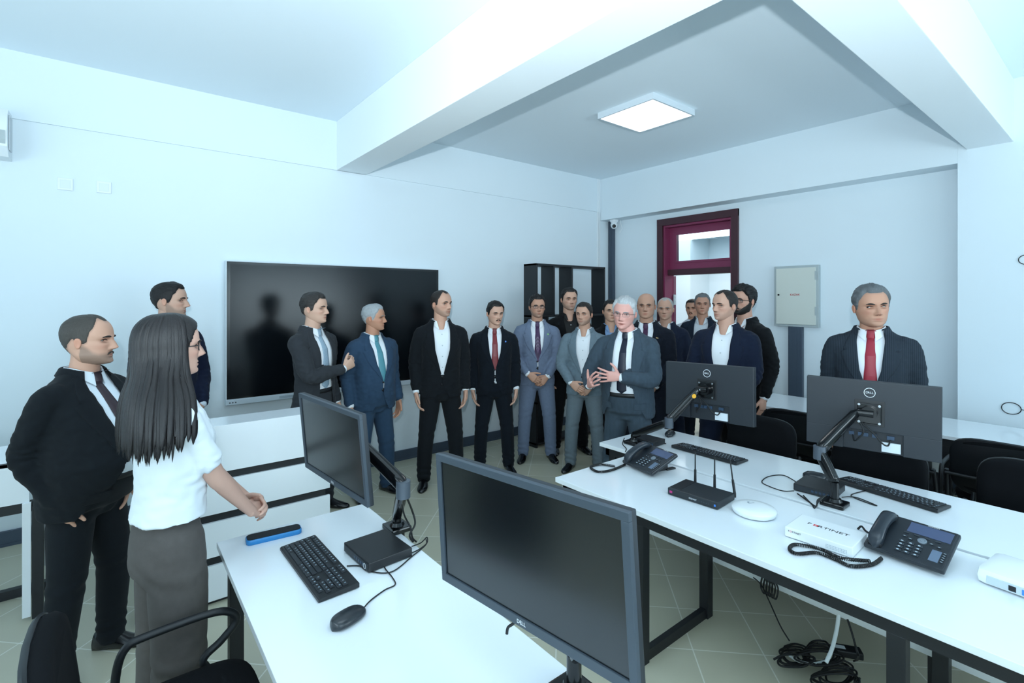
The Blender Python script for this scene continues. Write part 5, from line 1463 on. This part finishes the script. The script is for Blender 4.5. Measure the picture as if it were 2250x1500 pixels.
# mini computers -------------------------------------------------------------
def minipc(label, c, ang, sx=.182, sy=.178, h=.036, badge=True):
    t = empty('mini_computer', c); tag(t, label, 'mini computer', 'black mini computers')
    M = Matrix.Translation(c) @ Matrix.Rotation(ang, 4, 'Z')
    m = MB(); m.box((-sx / 2, -sy / 2, .003), (sx / 2, sy / 2, h), bev=.003, M=M); m.build('case', BLACKP, t)
    m = MB(); m.box((-sx / 2 + .006, -sy / 2 - .002, .006), (sx / 2 - .006, -sy / 2 + .001, h - .005), bev=.001, M=M); fp = m.build('front_panel', GREYB, t)
    m = MB()
    for k in range(5): m.box((-.01 + k * .017, -sy / 2 - .003, .014), (.001 + k * .017, -sy / 2 - .001, .024), M=M)
    m.build('sockets', MATS['socket_blue_grey'], fp)
    if badge:
        m = MB(); m.cyl(M @ Vector((sx / 2 - .026, -sy / 2 - .0035, .019)), M @ Vector((sx / 2 - .026, -sy / 2 - .001, .019)), .0105, n=24); bo = m.build('badge', GREYP, fp)
        m = MB(); n = 28; rows = [[M @ Vector((sx / 2 - .026 + rr * math.cos(2 * PI * k / n), y, .019 + rr * math.sin(2 * PI * k / n))) for k in range(n)] for rr, y in ((.0085, -sy / 2 - .0036), (.0085, -sy / 2 - .0042), (.0098, -sy / 2 - .0042), (.0098, -sy / 2 - .0036))]
        m.loft(rows, cap=False); m.build('badge_ring', LOGOW, bo)
    m = MB()
    for x in (-.07, .07):
        for y in (-.07, .07): m.cyl(M @ Vector((x, y, 0)), M @ Vector((x, y, .004)), .008, n=10)
    m.build('feet', RUBBER, t)
    return t, M
q0, q1, q2, q3 = [az(a, b, ZT + .036) for a, b in ((757, 1192), (847, 1159), (904.5, 1203), (810, 1238))]
c = (q0 + q1 + q2 + q3) / 4; c.z = ZT; e = (q2 - q3 + q1 - q0); 
fe = q3 - q0
pc1, Mp1 = minipc('black mini computer with round badge on the nearest white desk', c, math.atan2(fe.y, fe.x), sx=(fe.length + (q2 - q1).length) / 2, sy=e.length / 2)
pc2, Mp2 = minipc('black mini computer beside the bent monitor arm', az(1800, 1078, ZT), R(-90) + from4([(1744, 1065), (1775, 1045), (1850, 1062), (1820, 1088)])[1] * 0 + R(4), badge=False)
pc3, Mp3 = minipc('small black box at the far desk end behind the desk phone', az(1428, 974, ZT), R(-88), sx=.15, sy=.13, h=.036, badge=False)
# loose cables around them
def cable(label, pts, r=.0025, m_=None, sub=8):
    m = MB(); m.tube(pts, r, sub=sub); return tag(m.build('cable', m_ or RUBBER, None, 60), label, 'cable')
cable('thin black cables hanging from the monitor arm beside the mini computer', [ad(886, 1075, 1.88), az(905, 1120, ZT + .10), az(912, 1150, ZT + .05), az(900, 1175, ZT + .02), az(908, 1190, Zc)], .004)
cable('black cable curling from the mini computer over the desk edge', [az(905, 1200, Zc + .01), az(925, 1192, Zc), az(938, 1180, Zc + .01), az(936, 1196, Zc), az(905, 1222, Zc), az(860, 1256, Zc), az(810, 1254, Zc), az(790, 1243, Zc), az(762, 1243, Zc)], .0022)
cable('second black cable drooping from the arm elbow at the desk edge', [ad(880, 1085, 1.9), az(888, 1130, ZT + .10), az(902, 1158, ZT + .04), az(906, 1180, Zc + .01), az(915, 1190, Zc)], .0035)
cable('thin black cable looping out beside the access point', [az(1745, 1078, Zc + .01), az(1720, 1078, Zc), az(1690, 1068, Zc), az(1674, 1058, Zc), az(1690, 1046, Zc), az(1722, 1044, Zc), az(1752, 1060, Zc)])
cable('thin black cable trailing right of the bent monitor arm', [az(1850, 1092, Zc + .01), az(1880, 1092, Zc), az(1926, 1110, Zc), az(1905, 1104, Zc), az(1870, 1088, Zc), az(1900, 1078, Zc)])
cable('bundle of short black cables at the foot of the bent monitor arm', [az(1752, 1084, Zc + .01), az(1775, 1100, Zc), az(1793, 1112, Zc), az(1797, 1098, ZT + .03), az(1812, 1090, ZT + .05)], .0035)
cable('second cable at the foot of the bent monitor arm', [az(1765, 1088, Zc), az(1784, 1108, Zc), az(1790, 1116, Zc), az(1800, 1100, ZT + .05), az(1818, 1085, ZT + .07)], .003)
cable('short cable tangle hanging at the far desk end', [az(1372, 962, ZT + .03), az(1368, 975, Zc), az(1376, 985, Zc), az(1374, 992, Zc)], .003)
cable('black cable end poking from behind the white box', [az(1885, 1162, Zc), az(1893, 1156, ZT + .02), az(1902, 1166, Zc), az(1915, 1174, Zc)], .004)

# desk phones -----------------------------------------------------------------
def desk_phone(label, c, ang, sc=1.0, cord=None, tilt=22, bands=True):
    t = empty('desk_phone', c); tag(t, label, 'desk phone', 'black office desk phones')
    M0 = Matrix.Translation(c) @ Matrix.Rotation(ang, 4, 'Z') @ Matrix.Scale(sc, 4)
    M = M0 @ Matrix.Translation((0, -.095, .012)) @ Matrix.Rotation(R(tilt), 4, 'X')     # panel: x across, y up the slope
    W_, L_ = .245, .205
    m = MB(); m.box((-W_ / 2, 0, 0), (W_ / 2, L_, .018), bev=.006, M=M); m.box((-W_ / 2 + .012, .0, .0165), (W_ / 2 - .006, L_ - .004, .021), bev=.002, M=M); body = m.build('body', mat('phone_black', '1f252c', .38, bump=.05, bscale=400), t)
    m = MB(); m.box((-.06, .10, -.045), (.06, .17, .002), bev=.004, M=M0 @ Matrix.Translation((0, -.09, .045)))
    m.box((-.07, .065, .0), (-.045, .13, .008), bev=.002, M=M0); m.box((.045, .065, .0), (.07, .13, .008), bev=.002, M=M0); m.build('stand', BLACKP, t)
    m = MB(); m.box((-.022, .135, .0205), (.108, .19, .0225), bev=.001, M=M); m.build('display', mat('phone_display', '4b5673', .2), body)
    m = MB(); m.box((.070, .025, .0205), (.098, .082, .0225), bev=.001, M=M); m.build('side_display', mat('phone_side_display', '64748a', .25), body)
    keys = MB(); K = mat('phone_key', '2b323a', .5); L2 = mat('phone_key_mark', 'aebcc6', .5); marks = MB()
    for r_ in range(4):
        for k in range(3):
            x, y = -.018 + k * .026, .075 - r_ * .0165
            keys.box((x - .010, y - .0055, .021), (x + .010, y + .0055, .0245), bev=.001, M=M); marks.box((x - .004, y - .0025, .0245), (x + .003, y + .0025, .0248), M=M)
    for k in range(4): keys.box((-.02 + k * .032 - .008, .122, .021), (-.02 + k * .032 + .008, .130, .024), bev=.001, M=M)
    for k in range(5): keys.box((.102, .030 + k * .011, .021), (.112, .036 + k * .011, .024), bev=.001, M=M); marks.box((.104, .032 + k * .011, .024), (.110, .034 + k * .011, .0243), M=M)
    for x, y in ((-.02, .105), (.0, .098), (.062, .105), (.085, .1)): keys.box((x - .007, y - .004, .021), (x + .007, y + .004, .024), bev=.001, M=M); marks.box((x - .003, y - .001, .024), (x + .003, y + .001, .0243), M=M)
    ko = keys.build('keys', K, body); tag(ko, kind='stuff'); mo = marks.build('key_marks', L2, ko); tag(mo, kind='stuff')
    m = MB(); m.lathe([(.014, .020), (.014, .025), (.0105, .0262), (.0100, .0248), (.006, .0248), (.005, .0262), (.001, .0264)], (0, 0, 0), n=30, M=M @ Matrix.Translation((.034, .105, 0))); m.build('navigation_ring', mat('ring_grey', '77828d', .3), body, 50)
    text('logo', 'XORCOM', .008, M @ Matrix.Translation((.045, .196, .0212)), LOGOW, body, depth=.0002)
    # handset
    rings = []
    for q in np.linspace(0, 1, 23):
        y = -.004 + q * .205; lift = .030 + .022 * math.sin(PI * q) ** .8
        e = max(0.04, 1 - abs(2 * q - 1) ** 9) ; hw_ = (.029 - .007 * math.sin(PI * q)) * e; hh = (.0195 - .004 * math.sin(PI * q) + .004 * (abs(2 * q - 1) ** 3)) * e
        dz = -.010 * (abs(2 * q - 1) ** 4)
        rings.append([M @ Vector((-.086 + hw_ * math.copysign(abs(math.cos(2 * PI * k / 24)) ** .7, math.cos(2 * PI * k / 24)), y, lift + dz + hh * math.copysign(abs(math.sin(2 * PI * k / 24)) ** .7, math.sin(2 * PI * k / 24)))) for k in range(24)])
    m = MB(); m.loft(rings); m.build('handset', mat('handset_black', '242c35', .3), t, 60)
    m = MB()
    for y in (.005, .165): m.box((-.108, y, .018), (-.064, y + .03, .034), bev=.004, M=M)
    m.build('cradle', BLACKP, body)
    if cord:
        m = MB(); P = smooth_path(cord, 40); n = len(P); hel = []; acc = 0
        prev = P[0]
        for i, p in enumerate(P):
            tt = (P[min(i + 1, n - 1)] - P[max(i - 1, 0)]).normalized(); X = Vector((0, 0, 1)); Y = tt.cross(X).normalized(); X = Y.cross(tt); acc += (p - prev).length; prev = p
            a = acc / .0052 * 2 * PI * (1 if n < 400 else 1)
            hel.append(p + (X * math.cos(a) + Y * math.sin(a)) * .0042)
        # resample the helix finely enough
        Q = []
        tot = [0]
        for i in range(1, n): tot.append(tot[-1] + (P[i] - P[i - 1]).length)
        steps = int(tot[-1] / .0058 * 9)
        for sidx in range(steps):
            L = tot[-1] * sidx / steps; i = min(max(int(np.searchsorted(tot, L)) - 1, 0), n - 2); f_ = (L - tot[i]) / max(1e-9, tot[i + 1] - tot[i]); p = P[i].lerp(P[i + 1], f_)
            tt = (P[i + 1] - P[i]).normalized(); Y = tt.cross(Vector((0, 0, 1))).normalized(); X = Y.cross(tt); a = L / .0058 * 2 * PI
            Q.append(p + (X * math.cos(a) + Y * math.sin(a)) * .0052)
        m.tube(Q, .0021, n=5, sub=1); m.build('coiled_cord', RUBBER, t, 60)
    return t, M0
Zh = ZT + .0085
p2c = az(2003, 1222, ZT); a2 = math.atan2(*(az(2079, 1270, ZT) - az(1925, 1215, ZT)).yx)
desk_phone('black desk phone with lit display at the corner of the white box', p2c, a2, 1.0, cord=[az(1937, 1226, Zh), az(1915, 1240, Zh), az(1870, 1243, Zh), az(1835, 1228, Zh), az(1795, 1214, Zh), az(1752, 1216, Zh), az(1735, 1206, Zh), az(1748, 1196, Zh), az(1800, 1205, Zh), az(1850, 1226, Zh + .006), az(1912, 1232, Zh + .004)])
p1c = az(1428, 1030, ZT); a1 = math.atan2(*(az(1442, 1062, ZT) - az(1360, 1025, ZT)).yx)
desk_phone('black desk phone at the far desk corner near the router', p1c, a1, 1.0, cord=[az(1374, 1020, Zh), az(1345, 1032, Zh), az(1315, 1036, Zh), az(1298, 1026, Zh), az(1320, 1020, Zh), az(1352, 1024, Zh)])

# router -----------------------------------------------------------------------
q = [az(a, b, ZT + .035) for a, b in ((1465, 1070.7), (1576, 1104), (1616, 1084), (1508, 1052))]
c = sum(q, Vector()) / 4; c.z = ZT; X = ((q[1] - q[0]) + (q[2] - q[3])); ang = math.atan2(X.y, X.x); sx = X.length / 2; sy = ((q[3] - q[0]) + (q[2] - q[1])).length / 2
t = empty('wifi_router', c); tag(t, 'black wireless router with three upright antennas', 'router'); M = Matrix.Translation(c) @ Matrix.Rotation(ang, 4, 'Z')
m = MB(); m.box((-sx / 2, -sy / 2, .003), (sx / 2, sy / 2, .036), bev=.005, M=M); bo = m.build('case', mat('router_black', '20262b', .42), t)
m = MB(); m.box((-sx / 2 + .004, -sy / 2 + .02, .0355), (-sx / 2 + .06, sy / 2 - .004, .0375), bev=.001, M=M); m.build('top_panel', BLACKP, bo)
m = MB(); m.box((-sx / 2 + .012, -sy / 2 - .0012, .014), (-sx / 2 + .026, -sy / 2 + .001, .025), M=M); m.build('badge', mat('badge_magenta', 'c2347f', .4), bo)
m = MB(); m.box((sx / 2 - .018, -sy / 2 - .0012, .014), (sx / 2 - .010, -sy / 2 + .001, .024), M=M); m.build('button', mat('button_blue', '3a7fd8', .4), bo)
text('logo', 'e)(enter', .012, M @ Matrix.Translation((.005, -sy / 2 - .0006, .018)) @ Matrix.Rotation(R(90), 4, 'X'), LOGOW, bo, depth=.0002)
m = MB()
for k in range(5): m.box((.035 + k * .012, -sy / 2 - .001, .016), (.039 + k * .012, -sy / 2 + .001, .019), M=M)
m.build('indicator_lights', GREYP, bo)
for (bx_, tx, ty) in ((1521, 1524.5, 973), (1569, 1571, 983), (1619, 1609, 992.5)):
    pass
for k, fx in enumerate((-.30, .10, .49)):
    b0 = M @ Vector((fx * sx, sy / 2 + .004, .022)); tip = b0 + Vector((0, 0, .165)) + (M.to_3x3() @ Vector(((.0, .0, -.022)[k], 0, 0)))
    m = MB(); m.cyl(b0 - Vector((0, 0, .008)), b0 + Vector((0, 0, .012)), .0065, n=14); mid = b0.lerp(tip, .12); m.cyl(b0 + Vector((0, 0, .008)), b0.lerp(tip, .45), .0068, r2=.006, n=12); m.cyl(b0.lerp(tip, .45), tip, .0036, r2=.0032, n=12); m.build('antenna', BLACKP, t, 50)
# access point
c = az(1657, 1128, ZT)
t = empty('access_point', c); tag(t, 'round white ceiling-type access point lying between the router and the white box', 'access point')
m = MB(); m.lathe([(.070, 0), (.088, .006), (.0935, .016), (.0935, .024), (.088, .030), (.06, .034), (.02, .0355), (.001, .0356)], c, n=64); ap = m.build('shell', mat('white_gloss_plastic', 'eef3f6', .25), t, 40)
m = MB()
for k in range(5):
    a = R(30 + k * 30); m.box((-.0012, .004, .0357), (.0012, .011, .0362), M=Matrix.Translation(c + Vector((.02, .03, 0))) @ Matrix.Rotation(a - R(90) + R(20), 4, 'Z'))
m.build('emblem', mat('print_grey', '96a3ad', .5), ap)
text('logo', 'HUAWEI', .008, Matrix.Translation(c + Vector((.02, .022, .0358))) @ Matrix.Rotation(R(-25), 4, 'Z'), mat('print_grey', '96a3ad', .5), ap, depth=.0002)
# white box
q = [az(a, b, ZT + .042) for a, b in ((1713, 1155), (1871, 1199.4), (1907.5, 1175), (1772.6, 1129))]
c = sum(q, Vector()) / 4; c.z = ZT; X = ((q[1] - q[0]) + (q[2] - q[3])); ang = math.atan2(X.y, X.x); sx = X.length / 2; sy = ((q[3] - q[0]) + (q[2] - q[1])).length / 2
t = empty('firewall_box', c); tag(t, 'flat white network appliance with black and red lettering', 'network appliance'); M = Matrix.Translation(c) @ Matrix.Rotation(ang, 4, 'Z')
bo = MB().box((-sx / 2, -sy / 2, .003), (sx / 2, sy / 2, .042), bev=.003, M=M).build('case', mat('white_gloss_plastic', 'eef3f6', .25), t)
m = MB()
for x in (-.4, .4):
    for y in (-.38, .38): m.cyl(M @ Vector((x * sx, y * sy, 0)), M @ Vector((x * sx, y * sy, .004)), .007, n=10)
m.build('feet', RUBBER, t)
PB = mat('print_black', '20242a', .5); PR = mat('print_red', 'd8323a', .5)
Mt = M @ Matrix.Translation((0, .012, .0424))
text('logo', 'F', .027, Mt @ Matrix.Translation((-.062, 0, 0)), PB, bo, depth=.0002, sx=1.25); text('logo', 'RTINET', .027, Mt @ Matrix.Translation((.024, 0, 0)), PB, bo, depth=.0002, sx=1.25)
m = MB()
for ax__, ay_ in ((-1, 1), (0, 1), (1, 1), (-1, 0), (1, 0), (-1, -1), (0, -1), (1, -1)): m.box((ax__ * .0058 - .0025, ay_ * .0058 - .0025, 0), (ax__ * .0058 + .0025, ay_ * .0058 + .0025, .0003), M=Mt @ Matrix.Translation((-.0385, 0, 0)))
m.build('logo', PR, bo)
Mt = M @ Matrix.Translation((-sx / 2 + .035, -sy / 2 - .0006, .028)) @ Matrix.Rotation(R(90), 4, 'X')
text('logo', 'F', .010, Mt @ Matrix.Translation((-.02, 0, 0)), PB, bo, depth=.0002); text('logo', 'O', .010, Mt @ Matrix.Translation((-.0125, 0, 0)), PR, bo, depth=.0002); text('logo', 'RTINET', .010, Mt @ Matrix.Translation((.009, 0, 0)), PB, bo, depth=.0002)
m = MB()
for k in range(14):
    for j in range(3): m.box((.03 + k * .0052, -sy / 2 - .0008, .012 + j * .0055), (.033 + k * .0052, -sy / 2 + .001, .0145 + j * .0055), M=M)
m.build('vent_slots', mat('slot_grey', 'aab6bf', .6), bo)
# white set at the near end (cut by the frame)
c = az(2262, 1297, ZT)
t = empty('white_network_device', c); tag(t, 'white rounded network device with blue and black sockets at the near desk edge', 'network device')
e = (az(2210, 1362, ZT) - az(2140, 1334, ZT)); ang = math.atan2(e.y, e.x)
M = Matrix.Translation(c) @ Matrix.Rotation(ang, 4, 'Z')
m = MB(); m.box((-.115, -.085, 0), (.115, .125, .055), bev=.024, M=M); bo = m.build('case', mat('white_gloss_plastic', 'eef3f6', .25), t, 40)
m = MB(); m.box((-.085, -.0862, .010), (.09, -.083, .036), bev=.001, M=M); fp = m.build('port_panel', mat('port_panel_grey', 'c3d0da', .4), bo)
m = MB(); m.box((-.030, -.0875, .013), (-.012, -.085, .030), M=M); m.build('socket', BLACKM, fp)
m = MB()
for k in range(3): m.box((.002 + k * .024, -.0875, .013), (.018 + k * .024, -.085, .030), M=M)
m.build('socket', mat('socket_blue', '3f86d6', .4), fp)
# blue cased handset lying on the nearest desk
q = [az(a, b, ZT + .018) for a, b in ((550, 1173), (648, 1151), (651, 1167), (556, 1190))]
c = sum(q, Vector()) / 4; c.z = ZT; X = (q[1] - q[0]); ang = math.atan2(X.y, X.x)
t = empty('portable_speaker', c); tag(t, 'slim black device with bright blue edge lying before the woman', 'portable device'); M = Matrix.Translation(c) @ Matrix.Rotation(ang, 4, 'Z')
def slab(L, Wd, z0, z1, r):
    m = MB(); rings = []
    for z, k in ((z0, .94), (z0 + .003, 1), (z1 - .003, 1), (z1, .95)):
        ring = []
        for cx__, cy__, a0 in ((L / 2 - r, Wd / 2 - r, 0), (-L / 2 + r, Wd / 2 - r, 90), (-L / 2 + r, -Wd / 2 + r, 180), (L / 2 - r, -Wd / 2 + r, 270)):
            for da in range(0, 91, 15): a = R(a0 + da); ring.append(M @ Vector(((cx__ + r * math.cos(a)) * k ** .3, (cy__ + r * math.sin(a)) * k, z)))
        rings.append(ring)
    m.loft(rings); return m
slab(.205, .062, 0, .020, .018).build('case', mat('blue_rubber', '2377b4', .4), t, 50)
slab(.198, .055, .018, .0225, .016).build('grille', mat('speaker_cloth', '131a22', .9, bump=.8, bscale=1500), t, 50)

# ---------------------------------------------------------------- chairs
def chair(label, c, ang, group='black armchairs with fabric pads', first=[None]):
    if first[0] is not None:
        r = copy_tree(first[0]); r.location = c; r.rotation_euler = (0, 0, ang); tag(r, label, 'chair', group); return r
    t = empty('office_chair', (0, 0, 0)); first[0] = t; tag(t, label, 'chair', group)
    # faces +y; backrest at -y
    def pad(w_, l_, th, n=.45):
        pts = []
        for k in range(36):
            a = 2 * PI * k / 36; cc, ss = math.cos(a), math.sin(a); pts.append((w_ / 2 * math.copysign(abs(cc) ** n, cc), l_ / 2 * math.copysign(abs(ss) ** n, ss)))
        return pts
    p = pad(.49, .46, 0); rings = [[Vector((x * k, y * k + .02, z)) for x, y in p] for z, k in ((.425, .9), (.43, .98), (.455, 1), (.475, .97), (.482, .85), (.486, .4))]
    m = MB(); m.loft(rings); m.build('seat', CHAIRF, t, 60)
    p = pad(.48, .36, 0, .5); rings = []
    for y, k in ((-.03, .9), (-.024, .985), (0.0, 1), (.018, .95), (.024, .8)):
        rings.append([Vector((x * k, -.245 + y - (.12 * (z * k) ) + .35 * (x * k) ** 2, .665 + z * k)) for x, z in p])
    m = MB(); m.loft(rings); m.build('backrest', CHAIRF, t, 60)
    m = MB()
    rings = [[Vector((x * .99, -.245 - .034 - (.12 * (z * .99)) + .35 * x ** 2, .665 + z * .99)) for x, z in p], [Vector((x * 1.02, -.245 - .026 - (.12 * z) + .35 * x ** 2, .665 + z * 1.02)) for x, z in p], [Vector((x * 1.01, -.245 - .018 - (.12 * z) + .35 * x ** 2, .665 + z * 1.01)) for x, z in p]]
    m.loft(rings); m.build('back_shell', BLACKP, t, 50)
    for s in (-1, 1):
        x = s * .262
        m = MB(); m.tube([(x, -.13, .30), (x, -.125, .40), (x, -.115, .55), (x, -.09, .612), (x, -.04, .625), (x, .12, .630), (x, .19, .615), (x, .215, .575), (x, .17, .525), (x, .115, .48), (x, .14, .40), (x, .22, .005)], .0125, n=12, sub=6)
        m.build('arm_frame', BLACKM, t, 60)
    m = MB(); m.tube([(-.262, -.26, .005), (-.262, -.22, .40), (-.255, -.265, .62)], .0115, sub=4); m.tube([(.262, -.26, .005), (.262, -.22, .40), (.255, -.265, .62)], .0115, sub=4); m.tube([(-.262, -.225, .42), (.262, -.225, .42)], .011, sub=2); m.tube([(-.262, .15, .42), (.262, .15, .42)], .011, sub=2); m.tube([(-.262, -.2, .41), (-.262, .15, .42)], .011, sub=2); m.tube([(.262, -.2, .41), (.262, .15, .42)], .011, sub=2); m.tube([(-.262, -.275, .60), (.262, -.275, .60)], .010, sub=2)
    m.build('cross_frame', BLACKM, t, 60)
    t.location = c; t.rotation_euler = (0, 0, ang)
    return t
chair('black chair with tubular armrest in front of the woman, cut by the picture edge', (.125, 1.715, 0), R(-90))
chair('black chair tucked at the far-end rear-facing monitor', (3.42, 1.72, 0), R(90))
chair('black chair tucked below the monitor before the man in pinstripes', (3.34, .99, 0), R(90))
chair('black chair at the near end of the long desk, half cut off', (3.50, .33, 0), R(90))
chair('black chair at the glossy wall desk behind the far-end chair', (4.36, 1.66, 0), R(-90))
chair('black chair at the glossy wall desk, one armrest showing beside the monitor edge', (4.34, 1.08, 0), R(-90))
chair('black chair at the glossy wall desk beside the pillar', (4.42, .52, 0), R(-90))

# ---------------------------------------------------------------- cables under the long desk
def hang(label, pts, r=.003, m_=None): return cable(label, pts, r, m_)
U = lambda px, py, x: ax(px, py, x)
hang('black cable hanging from the tray to the floor coil', [U(1655, 1268, 2.5), U(1672, 1284, 2.5), U(1690, 1320, 2.45), U(1715, 1375, 2.40), U(1735, 1408, 2.38)])
m = MB()
for k in range(5):
    c = U(1678 + k * 6, 1287 + k * 3, 2.50); m.tube([c + Vector((0, .0, .05)), c + Vector((0, -.016, .02)), c + Vector((0, -.005, -.035)), c + Vector((0, .014, -.01)), c + Vector((0, .006, .05))], .004)
tag(m.build('cable_coil', RUBBER, None, 60), 'tight coil of black cable tied under the long desk', 'cable')
hang('white cable hanging under the long desk to the floor tangle', [U(1843, 1350, 2.3), U(1838, 1385, 2.27), U(1828, 1425, 2.22), U(1815, 1455, 2.18)], .0075, WPLASTIC)
hang('white cable lying across the black cable tangle on the floor', [az(1735, 1440, .05), az(1755, 1452, .06), az(1785, 1458, .06), az(1812, 1452, .05)], .006, WPLASTIC)
hang('pair of black cables hanging to the power adapter', [U(1862, 1360, 2.3), U(1872, 1390, 2.28), U(1880, 1420, 2.26), U(1886, 1445, 2.22), az(1876, 1452, .06)], .004)
rnd = random.Random(5)
for lb, (cx0, cy0), rr, nl in (('black cable tangle lying on the tiles under the long desk', (1745, 1435), 34, 5), ('second loop of black cable on the tiles under the long desk', (1800, 1430), 38, 5), ('loose black cable bundle trailing toward the picture edge', (1840, 1475), 42, 6)):
    m = MB()
    for k in range(nl):
        pts = []; a0 = rnd.uniform(0, 6.3)
        for j in range(9):
            a = a0 + j * .85; p = az(cx0 + rr * (.6 + .4 * rnd.random()) * math.cos(a) * (1.0 + .12 * k), cy0 + rr * .62 * math.sin(a) * (1 - .08 * k) + k * 4, .012 + .012 * k + .02 * rnd.random()); pts.append(p)
        m.tube(pts, .0045, sub=5, n=7)
    tag(m.build('cable_tangle', RUBBER, None, 60), lb, 'cable')
t = empty('power_adapter', az(1860, 1440, 0)); tag(t, 'black power adapter brick lying on the tiles under the long desk', 'power adapter')
M = Matrix.Translation(az(1862, 1438, .0)) @ Matrix.Rotation(R(-55), 4, 'Z')
MB().box((-.06, -.028, 0), (.06, .028, .032), bev=.006, M=M).build('housing', BLACKP, t); MB().box((-.055, -.012, .031), (-.01, .012, .033), M=M).build('rating_label', MATS['paper_label'], t)
